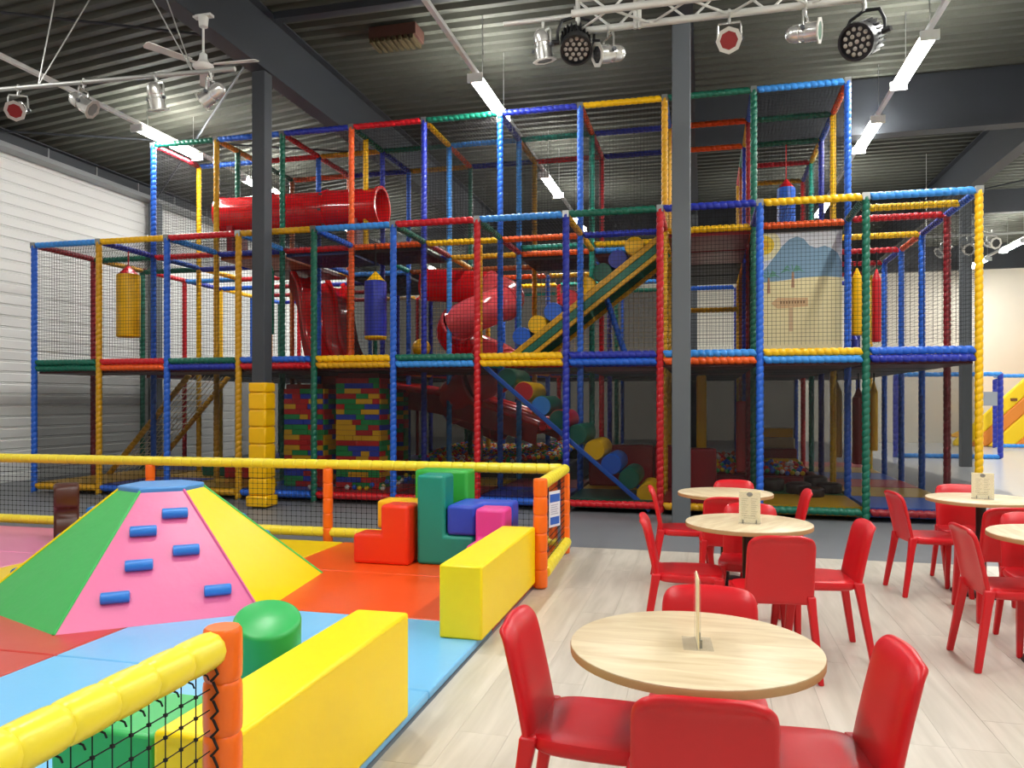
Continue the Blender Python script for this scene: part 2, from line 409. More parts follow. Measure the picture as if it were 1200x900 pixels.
# top storey
for k, c in enumerate([None, 'sky', 'grn', 'yel', 'navy', 'grn', 'red', 'navy', 'blue', 'grn', None]):
    if c: xb(k, 1, Z3, c)
for k, c in enumerate([None, 'grn', 'ora', 'navy', 'teal', 'sky', 'grn', 'gold', 'red', 'blue', None]):
    if c: xb(k, 2, Z3, c)
for k, c in enumerate([None, 'grn', 'ora', 'navy', 'red', 'navy', 'gold', 'navy', 'ora', None, None]):
    if c: xb(k, 3, Z3, c)
xb(1, 4, Z3, 'red'); xb(1, 5, Z3, 'gold'); xb(2, 2, Z3, 'ora')
for k, cs in {1: ['ora', 'blue', 'yel', 'navy'], 2: ['blue', 'yel', 'grn', 'red'], 3: ['blue', 'ora'], 4: ['ora', 'red'], 5: ['navy', 'gold'], 6: ['yel', 'ora'], 7: ['grn', 'navy'], 8: ['red', 'red'], 9: ['gold', 'grn'], 10: ['maroon']}.items():
    for j, c in enumerate(cs): yb(k, j+1, Z3, c)
# steel joints at the heads of the visible posts and feet below
jm = MB().cbox((0, 0, 0), (.085, .085, .09)).mesh('joint'); jm.materials.append(STEEL)
for k in range(12): link('joint', jm, None, pf, (GX[k], GY[0], Z2))
for k in range(1, 11): link('joint', jm, None, pf, (GX[k], GY[1], Z3))
fm = MB().lathe([(.06, 0), (.06, .01), (.028, .015), (.028, .1)], 10).mesh('foot'); fm.materials.append(STEEL)
for k in range(12): link('foot', fm, None, pf, (GX[k], GY[0]-.0, 0))
# netting: real cords, one panel per bay
def net_mesh(wd, h, cell=.05, r=.0022, sag=0.):
    mb = MB(); nx = max(1, round(wd/cell)); nz = max(1, round(h/cell))
    for a in range(1, nx):
        x = wd*a/nx
        mb.tube((x, 0, 0), (x, 0, h), r, 3, None, False)
    for b in range(1, nz):
        z = h*b/nz
        mb.tube((0, .001, z), (wd, .001, z), r, 3, None, False)
    return mb.mesh('net')
_net = {}
def net(kind, k, j, z0, z1, m=BLACK, cell=.05, r=.0022, parent=None, dx=0., name='net_panel'):
    """kind x: panel across bay k in row j; y: panel from row j to j+1 at column k; z: flat roof over bay k, rows j to j+1"""
    wd = 1.253-.09 if kind != 'y' else 1.25-.09; h = (1.25-.09) if kind == 'z' else z1-z0-.1
    key = (round(wd, 2), round(h, 2), cell, r, m.name)
    if key not in _net:
        _net[key] = net_mesh(wd, h, cell, r); _net[key].materials.append(m)
    if kind == 'x': loc = (GX[k+1]+.045, GY[j], z0+.05); e = (0, 0, 0)
    elif kind == 'y': loc = (GX[k]+dx, GY[j]+.045, z0+.05); e = (0, 0, PI/2)
    else: loc = (GX[k+1]+.045, GY[j]+.045, z0); e = (-PI/2, 0, 0); 
    o = link(name, _net[key], None, pf, loc)
    if kind == 'z': e = (-PI/2, 0, 0); o.location.y += h
    o.rotation_euler = e
    if kind == 'z': o.location.y -= h
    return o
for k in range(11):
    net('x', k, 0, Z1+.1, Z2)
    net('z', k, 0, Z2-.02, 0)
for j in range(6):
    net('y', 11, j, Z1, Z2); net('y', 0, j, Z1, Z2)
for j in range(0, 5): net('z', 0, j, Z2-.02, 0)
for k in range(1, 10):
    if k != 2: net('x', k, 1, Z2, Z3)
for k in range(3, 10):
    net('x', k, 2, Z2, Z3); 
for k in (4, 5, 6): net('z', k, 1, Z3, 0); net('x', k, 3, Z2, Z3)
for k in (1, 3, 4, 5, 6, 10):
    for j in (1, 2): net('y', k, j, Z2, Z3)
for j in (3, 4): net('y', 1, j, Z2, Z3)
for j in (1, 2, 3, 4): net('z', 1, j, Z3, 0)
net('y', 2, 1, Z1, Z2); net('y', 3, 1, Z1, Z2); net('x', 2, 2, Z1, Z2)
for k in range(8, 11):
    net('z', k, 1, Z2-.05, 0)
TAN = mat('tan_cord', '#b9a57e', .8)
for k in (3, 4): net('x', k, 3, Z1, Z2, TAN, .09, .005)
net('y', 3, 2, Z1, Z2, TAN, .09, .005); net('x', 6, 4, Z1, Z2, TAN, .09, .005)
# dark mesh screens of the ground storey
SCR = mat('dark_mesh_fabric', '#0c0d0f', .35, alpha=.4)
_scr = {}
def screen(kind, k, j, z0=.16, z1=Z1-.1):
    key = (kind, round(z1-z0, 2))
    if key not in _scr:
        mb = MB(); wd = 1.253-.1
        if kind == 'x': mb.add([(0, 0, 0), (wd, 0, 0), (wd, 0, z1-z0), (0, 0, z1-z0)], [(0, 1, 2, 3)])
        else: mb.add([(0, 0, 0), (0, wd, 0), (0, wd, z1-z0), (0, 0, z1-z0)], [(0, 1, 2, 3)])
        _scr[key] = mb.mesh('mesh_screen'); _scr[key].materials.append(SCR)
    return link('mesh_screen', _scr[key], None, pf, (GX[k+1]+.05, GY[j]+.012, z0) if kind == 'x' else (GX[k], GY[j]+.05, z0))
for k in range(11): screen('x', k, 0)
for j in range(6): screen('y', 11, j); screen('y', 0, j)
for k in (0, 1, 2, 3, 6, 7, 8): screen('x', k, 6)  # back screens and the inner ones below are added to darken the interior
for k in (8, 9): screen('x', k, 3)
for j in range(1, 4): screen('y', 1, j); screen('y', 8, j)
# black sheets added to darken the view through the middle bays
BLF = mat('black_darkening_sheet', '#0d0d10', .7, alpha=.82)
bf = {}
def backing(k, z0, z1):
    h = round(z1-z0, 2)
    if h not in bf:
        bf[h] = MB().add([(0, 0, 0), (1.2, 0, 0), (1.2, 0, h), (0, 0, h)], [(0, 1, 2, 3)]).mesh('darkening_panel'); bf[h].materials.append(BLF)
    return link('darkening_panel', bf[h], None, pf, (GX[k+1]+.025, GY[6]-.06, z0))
for k in (1, 3, 4, 5, 6, 7): backing(k, Z1, Z2-.05)
for k in (1, 2, 3, 4, 5, 6, 7): backing(k, .2, Z1-.1)
for j in (3, 4, 5):
    for z0, z1 in ((.2, Z1-.1), (Z1, Z2-.05)):
        o = backing(7, z0, z1); o.location = Vector((GX[8], GY[j]+.025, z0))-OFF[pf.name]; o.rotation_euler = (0, 0, PI/2)
for k in (4, 5, 6): backing(k, Z2, 5.2)
# decks
DK = mat('dark_deck_vinyl', '#1d1a1a', .5); DKR = mat('maroon_deck_vinyl', '#5a1018', .45); DKB = mat('deck_blue', '#17306e', .45); DKO = mat('deck_orange', '#a04a12', .45)
_dk = {}
def deck(k, j, z, m, th=.06):
    if m.name not in _dk:
        _dk[m.name] = MB().box(0, 1.253-.1, 0, 1.25-.1, -th, 0).mesh('deck_panel'); _dk[m.name].materials.append(m)
    link('deck_panel', _dk[m.name], None, pf, (GX[k+1]+.05, GY[j]+.05, z))
skip1 = {(3, 0), (4, 0), (5, 2), (6, 2), (7, 2), (5, 3), (6, 3), (4, 2), (4, 3), (4, 4), (5, 4), (6, 4), (3, 3), (10, 1), (9, 1)}
for k in range(11):
    for j in range(6):
        if (k, j) not in skip1: deck(k, j, Z1-.05, DKR if j == 0 or (k+j) % 4 == 0 else DK)
skip2 = {(3, 1), (4, 1), (5, 2), (7, 2), (6, 2), (5, 1)}
for k in range(1, 9):
    for j in (1, 2):
        if (k, j) not in skip2: deck(k, j, Z2-.06, pad('maroon') if k == 2 else (DKO, DK, DKR, DK, DKB)[(k+2*j) % 5])
for j in (3, 4): deck(1, j, Z2-.06, DK); deck(2, j, Z2-.06, DK); deck(7, j, Z2-.06, DK); deck(6, j, Z2-.06, DK)
# padded floor mats of the ground storey
def fmat(c): return mat('mat_vinyl_'+c, dict(HEX, mat_green='#2d7a3f', mat_yel='#d9a800')[c], .32, bump=.08, bscale=12)
_fm = {}
def floor_mat(k, j, c):
    if c not in _fm:
        _fm[c] = MB().box(0, 1.253-.06, 0, 1.25-.04, 0, .12).mesh('floor_mat'); _fm[c].materials.append(fmat(c))
    o = link('floor_mat', _fm[c], None, pf, (GX[k+1]+.03, GY[j]+.05, .06))
rows = [['blue', 'mat_yel', 'maroon', 'grn', 'navy', 'maroon', 'red', 'blue', 'mat_yel', 'navy', 'mat_yel'],
        ['mat_yel', 'mat_green', 'maroon', 'mat_yel', 'maroon', 'mat_yel', 'navy', 'blue', 'grn', 'mat_yel', 'mat_yel'],
        ['red', 'grn', 'maroon', 'mat_yel', None, None, None, 'red', 'blue', 'mat_yel', 'navy'],
        ['blue', 'navy', 'navy', 'grn', None, None, None, 'navy', 'red', 'navy', 'grn'],
        ['mat_yel', 'maroon', None, 'navy', None, None, None, 'grn', 'mat_yel', 'red', 'navy'],
        ['red', 'navy', 'grn', 'navy', 'navy', 'navy', 'navy', 'navy', 'navy', 'grn', 'navy']]
for j, r_ in enumerate(rows):
    for k, c in enumerate(r_):
        if c: floor_mat(k, j, c)
# ---------------------------------------------------------------- painted banner behind the netting
bn = thing('banner', 'painted banner of a blue mountain, palms and signpost on yellow sand behind netting', 'banner', (1.32, GY[1]+.08, 2.2))
x0, x1, z0, z1, yb_ = GX[2]+.06, GX[1]-.06, 2.2, 3.93, GY[1]+.08
bw, bhh = x1-x0, z1-z0
def bpoly(name, pts, hexc, dy, parent=bn, rough=.6):
    mb = MB()
    pts = [(min(1, max(0, u)), min(1, max(0, t))) for u, t in pts]; v = [(x0+u*bw, yb_-dy, z0+t*bhh) for u, t in pts]; n = len(v)
    b2 = [(x, y+.002, z) for x, y, z in v]
    mb.add(v+b2, [tuple(range(n)), tuple(range(2*n-1, n-1, -1))]+[(i, n+i, n+(i+1) % n, (i+1) % n) for i in range(n)])
    return obj(name, mb, mat('print_'+hexc[1:], hexc, rough), parent)
def circ(u, t, r, n=20, sx=1.): return [(u+r*math.cos(2*PI*i/n)*sx, t+r*math.sin(2*PI*i/n)*bw/bhh) for i in range(n)]
bpoly('sky', [(0, .55), (1, .55), (1, 1), (0, 1)], '#dfe3ea', .0)
bpoly('sand', [(0, 0), (1, 0), (1, .6), (.8, .615), (.55, .61), (.3, .59), (0, .58)], '#eee2ae', .004)
bpoly('mountain', [(0, .575), (.3, .595), (.55, .612), (.8, .615), (1, .603), (1, .72), (.95, .8), (.88, .84), (.8, .865), (.7, .85), (.62, .87), (.55, .93), (.47, .95), (.38, .93), (.3, .88), (.2, .79), (.1, .7), (.0, .64)], '#7fa3bd', .006)
s_ = bpoly('sun_glow', circ(.08, .89, .2), '#efe9c0', .003); bpoly('sun', circ(.08, .89, .12), '#f5d33a', .007)
bpoly('sun_core', circ(.08, .89, .06), '#f0b820', .0085)
for (u, t, h) in ((.42, .53, .13), (.13, .49, .13)):
    tr_ = bpoly('palm_trunk', [(u-.018, t), (u+.022, t), (u+.014, t+h), (u-.01, t+h)], '#b58a6a', .0085)
    for a in (-75, -40, -5, 40, 75):
        a_ = math.radians(a); ex, ez = .16*math.sin(a_), .09*math.cos(a_)-.025
        bpoly('palm_frond', [(u, t+h), (u+ex*.5-.01, t+h+ez*.5+.035), (u+ex, t+h+ez-.01), (u+ex*.5+.01, t+h+ez*.5+.012)], '#5f9a83', .0105)
bpoly('signpost', [(.375, .17), (.425, .17), (.425, .4), (.375, .4)], '#d3b68c', .0085)
sb_ = bpoly('sign_arrow', [(.16, .405), (.24, .36), (.6, .375), (.6, .445), (.24, .45)], '#dcb888', .0105)
for i in range(9): bpoly('mark', [(.27+i*.034, .398), (.292+i*.034, .398), (.292+i*.034, .42), (.27+i*.034, .42)], '#8f6f4c', .012, bn)
# ================================================================ EQUIPMENT IN THE FRAME
REDG = mat('red_glossy_plastic', '#e21d24', .16, coat=.5)
PINKG = mat('faded_red_plastic', '#e8565c', .16, coat=.6)
# tunnel tube on the upper storey
def tube_shell(pts, r, n=28, th=.018):
    """open tube with wall thickness along points"""
    mb = MB(); pts = [Vector(p) for p in pts]; m = len(pts); up = None; rings = []
    for i, p in enumerate(pts):
        t = (pts[min(i+1, m-1)]-pts[max(i-1, 0)]).normalized()
        if up is None: up = Vector((0, 0, 1)) if abs(t.z) < .9 else Vector((1, 0, 0))
        side = t.cross(up).normalized(); up = side.cross(t).normalized()
        rings.append((p, side.copy(), up.copy()))
    vs = []
    for rr in (r, r-th):
        for p, s_, u in rings:
            for k in range(n):
                a = 2*PI*k/n; vs.append(p+s_*(rr*math.cos(a))+u*(rr*math.sin(a)))
    f = []; N = m*n
    for i in range(m-1):
        for k in range(n):
            k2 = (k+1) % n
            f.append((i*n+k, i*n+k2, (i+1)*n+k2, (i+1)*n+k))
            f.append((N+i*n+k2, N+i*n+k, N+(i+1)*n+k, N+(i+1)*n+k2))
    for k in range(n):
        k2 = (k+1) % n
        f.append((k2, k, N+k, N+k2)); e = (m-1)*n
        f.append((e+k, e+k2, N+e+k2, N+e+k))
    return mb.add(vs, f, True)
tt = thing('crawl_tube', 'straight glossy red crawl tube with an open end lying in the top storey', 'tube', (-7.0, 12.3, 4.55))
for a, b in ((-8.45, -7.4), (-7.39, -6.36), (-6.35, -5.34)):
    obj('tube_section', tube_shell([(a, 12.3, 4.84), (b, 12.3, 4.82)], .325), REDG, tt)
for x in (-8.42, -7.395, -6.355, -5.36):
    M = Matrix.Translation((x-.025, 12.3, 4.83)) @ Matrix.Rotation(PI/2, 4, 'Y')
    obj('flange', tube_shell([(x-.022, 12.3, 4.83), (x+.022, 12.3, 4.83)], .352, th=.04), REDG, tt)
for x in (-8.2, -5.8): obj('saddle', MB().box(x, x+.1, 12.05, 12.55, 4.0, 4.6), pad('maroon'), tt)
for x in (-7.395, -6.355):
    for a in range(8):
        c = a*PI/4+.2
        obj('bolt', MB().cbox((x, 12.3+.36*math.cos(c), 4.83+.36*math.sin(c)), (.05, .03, .03)), DARKM, tt)
# spiral tube slide
sp = thing('spiral_slide', 'coiling red tube slide winding down through the middle of the frame', 'slide', (-3.9, 13.6, .6))
pts = []
pts += [(-5.2+ i*.3, 13.95, 3.72-.02*i) for i in range(4)]
cx_, cy_, R_ = -3.93, 13.45, .5
for i in range(43):
    a = PI/2 - i*2*PI/20
    pts.append((cx_+R_*math.cos(a), cy_+R_*math.sin(a), 3.62-i*.062))
secs = [(0, 5), (4, 11), (10, 17), (16, 23), (22, 29), (28, 35), (34, 41), (40, len(pts))]
for n_, (a, b) in enumerate(secs):
    if b-a > 1: obj('tube_section', tube_shell(pts[a:b], .31, 24), REDG if n_ % 3 == 0 else PINKG, sp)
for a, b in secs[1:]:
    p = Vector(pts[a]); q = Vector(pts[a+1]); d = (q-p).normalized()*.02
    obj('flange', tube_shell([p-d, p+d], .335, 24, .04), PINKG, sp)
obj('support_post', MB().tube((-3.93, 13.45, .1), (-3.93, 13.45, 4.0), .04), STEEL, sp)
# wide three lane wave slide ending in the ball pit
ws = thing('wave_slide', 'wide glossy red slide with three lanes dropping into the ball pit', 'slide', (-5.2, 13.9, .4))
prof = [(-7.45, 4.0), (-7.27, 3.62), (-7.2, 3.1), (-7.08, 2.6), (-6.8, 2.2), (-6.35, 1.95), (-5.9, 1.86), (-5.33, 1.76), (-4.56, 1.66), (-3.9, 1.5), (-3.1, 1.25), (-2.75, 1.12)]
def crv(p):
    out = []
    for i in range(len(p)-1):
        a = p[max(i-1, 0)]; b = p[i]; c = p[i+1]; d = p[min(i+2, len(p)-1)]
        for s in range(4):
            t = s/4
            out.append(tuple(.5*((2*b[q])+(-a[q]+c[q])*t+(2*a[q]-5*b[q]+4*c[q]-d[q])*t*t+(-a[q]+3*b[q]-3*c[q]+d[q])*t**3) for q in (0, 1)))
    out.append(p[-1]); return out
wp = crv(prof)
for ln in range(3):
    y0 = 12.95+ln*.7
    mb = MB()
    mb.grid(lambda u, v: (wp[round(v*(len(wp)-1))][0], y0+.7*u, wp[round(v*(len(wp)-1))][1]-.14+.1*(2*u-1)**4), 8, len(wp)-1)
    mb.grid(lambda u, v: (wp[round(v*(len(wp)-1))][0]-.03, y0+.7*(1-u), wp[round(v*(len(wp)-1))][1]-.19), 1, len(wp)-1)
    obj('lane', mb, REDG, ws)
for ln in range(4):
    y0 = 12.95+ln*.7
    obj('side_rail', MB().path([(x, y0, z-.02) for x, z in wp], .055, 8), REDG, ws)
for (y0, nm) in ((12.93, 'near'), (15.07, 'far')):
    mb = MB(); n_ = len(wp)
    v = [(x, y0, z) for x, z in wp]+[(x-.05, y0, z-.38) for x, z in wp]
    mb.add(v, [(k, k+1, n_+k+1, n_+k) for k in range(n_-1)], True)
    obj('side_skirt', mb, mat('deep_red_plastic', '#a01018', .25), ws)
# roller staircases
def stairs(name, label, a, b, y0, y1, cols, cents, rad, board, stripe, bh_):
    t = thing(name, label, 'roller stair', (a[0], y0, a[1]))
    A = Vector((a[0], 0, a[1])); B = Vector((b[0], 0, b[1])); d = (B-A).normalized(); up = Vector((-d.z, 0, d.x))
    if up.z < 0: up = -up
    for ys in (y0, y1):
        lay = [('side_board', board, -bh_, 0)] if stripe is None else [('edge_strip', board, -.06, .03), ('side_board', stripe, -.17, -.06), ('edge_strip', board, -.235, -.17)]
        for nm, m, lo, hi in lay:
            mb = MB(); v = []
            for yy in (ys-.03, ys+.03):
                v += [A+up*lo+Vector((0, yy, 0)), B+up*lo+Vector((0, yy, 0)), B+up*hi+Vector((0, yy, 0)), A+up*hi+Vector((0, yy, 0))]
            mb.add(v, [(0, 1, 2, 3), (7, 6, 5, 4), (0, 4, 5, 1), (1, 5, 6, 2), (2, 6, 7, 3), (3, 7, 4, 0)])
            obj(nm, mb, m, t, bevel=.012)
    for (c1, c2), (x, z) in zip(cols, cents):
        ro = obj('roller', MB().lathe([(rad*.55, 0), (rad*.95, .0), (rad, .03), (rad, y1-y0-.15), (rad*.9, y1-y0-.12)], 20, align((x, y0+.05, z), (x, y1, z))), pad(c2), t)
        obj('roller_end', MB().lathe([(rad*.2, -.012), (rad*.9, -.012), (rad*.98, .02)], 20, align((x, y0+.05, z), (x, y1, z))), pad(c1), ro)
    return t
lc = [(-2.68, 1.82), (-2.44, 1.63), (-2.19, 1.43), (-1.94, 1.24), (-1.69, 1.04), (-1.45, .83), (-1.22, .64), (-.98, .45), (-.74, .25)]
stairs('roller_stair', 'lower roller staircase with a blue edge bar climbing to the first storey', (-.68, .06), (-2.98, 2.02), 10.43, 11.45,
       [('grn', 'grn'), ('red', 'yel'), ('sky', 'grn'), ('grn', 'red'), ('grn', 'grn'), ('yel', 'yel'), ('blue', 'blue'), ('grn', 'grn'), ('yel', 'yel')], lc, .145, pad('blue'), None, .06)
uc = [(-2.77, 2.51), (-2.52, 2.69), (-2.27, 2.88), (-2.02, 3.07), (-1.75, 3.26), (-1.5, 3.46), (-1.27, 3.65), (-1.02, 3.84)]
stairs('roller_stair', 'upper roller staircase with yellow and green side boards climbing to the top', (-3.02, 2.13), (-.62, 3.97), 11.7, 12.7,
       [('blue', 'blue'), ('yel', 'yel'), ('blue', 'blue'), ('red', 'red'), ('yel', 'yel'), ('grn', 'grn'), ('navy', 'navy'), ('yel', 'yel')], uc, .15, pad('gold'), pad('grn'), .3)
# cargo net ramp on the left
ng = thing('climbing_net', 'sloping climbing net between two yellow padded rails at the left end', 'climbing net', (-10.3, 11.7, .15))
for yy in (11.64, 12.78): padded('rail', (-10.3, yy, .2), (-8.66, yy, 1.95), 'gold', ng, .05)
mb = MB(); a = Vector((-10.3, 11.69, .2)); b = Vector((-8.66, 11.69, 1.95))
for i in range(1, 16): p = a.lerp(b, i/16); mb.tube(p, p+Vector((0, 1.04, 0)), .007, 4)
for i in range(1, 8): mb.tube(a+Vector((0, 1.04*i/8, 0)), b+Vector((0, 1.04*i/8, 0)), .007, 4)
obj('cargo_net', mb, mat('cream_rope', '#cfc7ae', .8), ng)
# hanging punch bags and rolls
def bag(name, label, x, y, z0, z1, r, c, ztop, rope='red', cone=None, cat='punch bag', group=None):
    t = thing(name, label, cat, (x, y, z0), 0, group)
    obj('body', MB().lathe([(r*.7, z0), (r*.97, z0+.02), (r, z0+.06), (r, z1-.06), (r*.97, z1-.02), (r*.6, z1)], 24, Matrix.Translation((x, y, 0))), pad(c), t)
    obj('end_cap', MB().lathe([(r*.9, z0-.02), (r*1.01, z0), (r*1.01, z0+.03)], 24, Matrix.Translation((x, y, 0))), pad(cone or c), t)
    obj('hanger_cone', MB().lathe([(r*.85, z1-.01), (r*.5, z1+.06), (.012, z1+.14)], 16, Matrix.Translation((x, y, 0))), pad(cone or (rope if rope in HEX else c)), t)
    obj('rope', MB().tube((x, y, z1+.1), (x, y, ztop), .012, 6), pad(rope) if rope in HEX else BLACK, t)
    return t
bag('punch_bag', 'fat yellow punch bag hanging in the upper left bay of the frame', -9.31, 10.95, 2.58, 3.62, .185, 'yel', 4.0, 'red', None)
bag('punch_bag', 'blue punch bag with a yellow cone top hanging before the red slide', -5.07, 11.4, 2.5, 3.42, .175, 'navy', 4.0, 'black', 'yel')
bag('punch_bag', 'small blue punch bag hanging by a red strap in the top right tower', 1.37, 14.0, 4.35, 5.17, .15, 'blue', 5.9, 'red', None)
bag('foam_roll', 'long yellow foam roll hanging right of the painted banner', 2.48, 13.9, 2.62, 3.58, .085, 'yel', 3.98, 'black', None, 'foam roll')
bag('foam_roll', 'long red foam roll hanging right of the green corner post', 2.78, 13.9, 2.5, 3.55, .07, 'red', 3.98, 'black', None, 'foam roll')
bag('foam_roll', 'blue and white foot roll below the yellow roll beside the banner', 2.5, 14.4, 2.1, 2.58, .09, 'navy', 3.9, 'black', None, 'foam roll')
bag('foam_roll', 'dark green foam roll hanging just right of the slim grey column', -7.0, 11.5, 2.63, 3.68, .06, 'grn', 4.0, 'black', None, 'foam roll')
bag('foam_roll', 'thin red foam roll hanging against the right side of the slim grey column', -6.44, 10.45, 2.18, 3.95, .055, 'red', 4.0, 'black', None, 'foam roll')
bag('foam_roll', 'dark red foam roll hanging low in the dim right corner of the frame', 2.43, 13.5, .5, 1.58, .095, 'maroon', 2.0, 'black', None, 'foam roll')
bag('foam_roll', 'slim yellow foam roll hanging low right of the green corner post', 2.66, 13.5, .72, 1.68, .06, 'yel', 2.0, 'black', None, 'foam roll')
bag('foam_roll', 'dull gold foam roll hanging low between blue and green posts', 2.12, 13.6, .6, 1.68, .08, 'gold', 2.0, 'black', None, 'foam roll')
bl_ = thing('hanging_ball', 'yellow ball hanging on a rope in the first storey of the frame', 'ball', (-4.6, 12.2, 2.25))
obj('ball_body', MB().lathe([(.155*math.sin(PI*i/12), 2.39-.155*math.cos(PI*i/12)) for i in range(13)], 20, Matrix.Translation((-4.6, 12.2, 0))), pad('gold'), bl_)
obj('rope', MB().tube((-4.6, 12.2, 2.53), (-4.6, 12.2, 4.0), .014, 6), mat('tan_rope', '#a5925f', .8), bl_)
# brick pattern climbing towers
BC = ['#d42228', '#d42228', '#1f9a50', '#1f9a50', '#f0b61c', '#f0b61c', '#2a44c0', '#c01c24']
def bm_(c): return mat('brick_'+c[1:], c, .4)
def tower(label, x0, x1, y0, y1, z0, z1, seed):
    rnd = random.Random(seed)
    t = thing('brick_tower', label, 'tower', ((x0+x1)/2, (y0+y1)/2, z0))
    obj('core', MB().box(x0+.02, x1-.02, y0+.02, y1-.02, z0, z1), mat('brick_joint', '#7d1519', .5), t)
    rh = .079; z = z0+.01
    while z+rh < z1:
        for face in (0, 1):
            a = x0 if face == 0 else y0; e = x1 if face == 0 else y1
            while a < e-.02:
                L_ = min(rnd.choice((.14, .2, .27, .33)), e-a)
                if e-a-L_ < .07: L_ = e-a
                d = rnd.uniform(0, .008)
                if face == 0: mb = MB().box(a+.003, a+L_-.003, y0-d-.012, y0+.03, z+.003, z+rh-.003)
                else: mb = MB().box(x1-.03, x1+.012+d, a+.003, a+L_-.003, z+.003, z+rh-.003)
                obj('brick', mb, bm_(rnd.choice(BC)), t); a += L_
        z += rh
    return t
tower('tower of red, green and yellow toy bricks nearest the padded yellow column', -6.32, -5.66, 10.78, 11.3, .18, 1.76, 3)
tower('wider tower of coloured toy bricks beside the bright blue front post', -5.44, -4.73, 10.78, 11.3, .18, 1.92, 5)
tower('slim dim brick tower mostly hidden behind the bright blue front post', -5.42, -5.14, 12.75, 12.95, .3, 1.7, 9)
# low padded walls, posts and steps of the ground storey
def soft(name, label, cat, boxes, m, bev=.03, loc=None):
    b0 = boxes[0]
    t = thing(name, label, cat, loc or ((b0[0]+b0[1])/2, (b0[2]+b0[3])/2, b0[4]))
    for b in boxes: obj('cushion', MB().box(*b), m if not isinstance(m, list) else m[boxes.index(b)], t, bevel=bev)
    return t
soft('soft_wall', 'long dark red padded wall behind the foot of the lower roller staircase', 'padded wall', [(-1.75, -.75, 12.0, 12.25, .18, .82), (-.74, -.3, 12.0, 12.25, .18, .82)], pad('maroon'))
soft('soft_wall', 'dark red padded block between the wide grey column and blue front post', 'padded wall', [(-.28, .18, 11.7, 11.95, .18, .8)], pad('maroon'))
soft('padded_panel', 'tall red padded panel in front of the smaller ball pit', 'padded panel', [(.5, .72, 12.9, 13.0, .35, 1.5)], pad('red'))
soft('padded_panel', 'tall yellow padded panel right of the wide grey column', 'padded panel', [(-.12, .04, 12.9, 13.0, .2, 1.92)], pad('yel'))
soft('foam_steps', 'yellow, cream and red foam steps in the dim right half of the frame', 'steps',
     [(.98, 1.58, 14.0, 14.3, .18, .5), (.98, 1.58, 14.3, 14.6, .18, .66), (.98, 1.58, 14.6, 14.9, .18, .84), (.98, 1.58, 14.9, 15.2, .18, 1.0)], [pad('yel'), pad('maroon'), mat('cream_vinyl', '#d8cfa0', .4), pad('yel')], .025)
for n_, (x, y, h, lab) in enumerate([(.98, 12.05, .17, 'low dark brown round stepping pad nearest the blue front post'), (1.32, 11.75, .15, 'dark brown round stepping pad in the middle of the green mat'),
                                (1.62, 12.3, .2, 'tallest dark brown stepping pad at the back of the green mat'), (1.75, 11.9, .14, 'dark brown stepping pad beside the gold post'), (1.45, 11.4, .12, 'dark brown round stepping pad closest to the netting')]):
    t = thing('stepping_pad', lab, 'stepping pad', (x, y, .18))
    obj('pad_body', MB().lathe([(.16, .18), (.17, .2), (.17, .16+h), (.15, .18+h)], 20, Matrix.Translation((x, y, 0))), mat('dark_brown_vinyl', '#2c1a14', .4), t)
    obj('pad_top', MB().lathe([(.15, .18+h), (.1, .19+h), (.0, .192+h)], 20, Matrix.Translation((x, y, 0))), mat('brown_vinyl_top', '#3a241b', .4), t)
soft('soft_block', 'red soft block lying on the mat behind the yellow column padding', 'soft block', [(-7.95, -7.35, 11.6, 12.1, .18, .5)], pad('red'))
soft('soft_block', 'flat green soft block lying left of the red one in the frame', 'soft block', [(-8.6, -8.0, 11.9, 12.5, .18, .42)], pad('grn'))
# ---------------------------------------------------------------- ball pits
BALLC = ['#e01c24', '#fcd010', '#2c68e0', '#20a85a', '#f0f0ec', '#f26a20']
BNAME = ['red', 'yellow', 'blue', 'green', 'white', 'orange']
BR = .038
bme = []
for c in BALLC:
    me = MB().lathe([(BR*math.sin(PI*i/7), -BR*math.cos(PI*i/7)) for i in range(8)], 10).mesh('ball'); me.materials.append(mat('ball_'+c[1:], c, .3)); bme.append(me)
def ball(x, y, z, ci, lab, grp):
    o = link('play_ball', bme[ci], None, None, (x, y, z))
    tag(o, lab % BNAME[ci], 'ball', grp)
def pit_walls(name, label, x0, x1, y0, y1, h, m):
    t = thing(name, label, 'ball pit', ((x0+x1)/2, (y0+y1)/2, .02))
    for b in ((x0, x1, y0-.12, y0, .02, h), (x0, x1, y1, y1+.12, .02, h), (x0-.12, x0, y0-.12, y1+.12, .02, h), (x1, x1+.12, y0-.12, y1+.12, .02, h)):
        obj('padded_side', MB().box(*b), m, t, bevel=.03)
    obj('pit_base', MB().box(x0, x1, y0, y1, .02, .2), m, t)
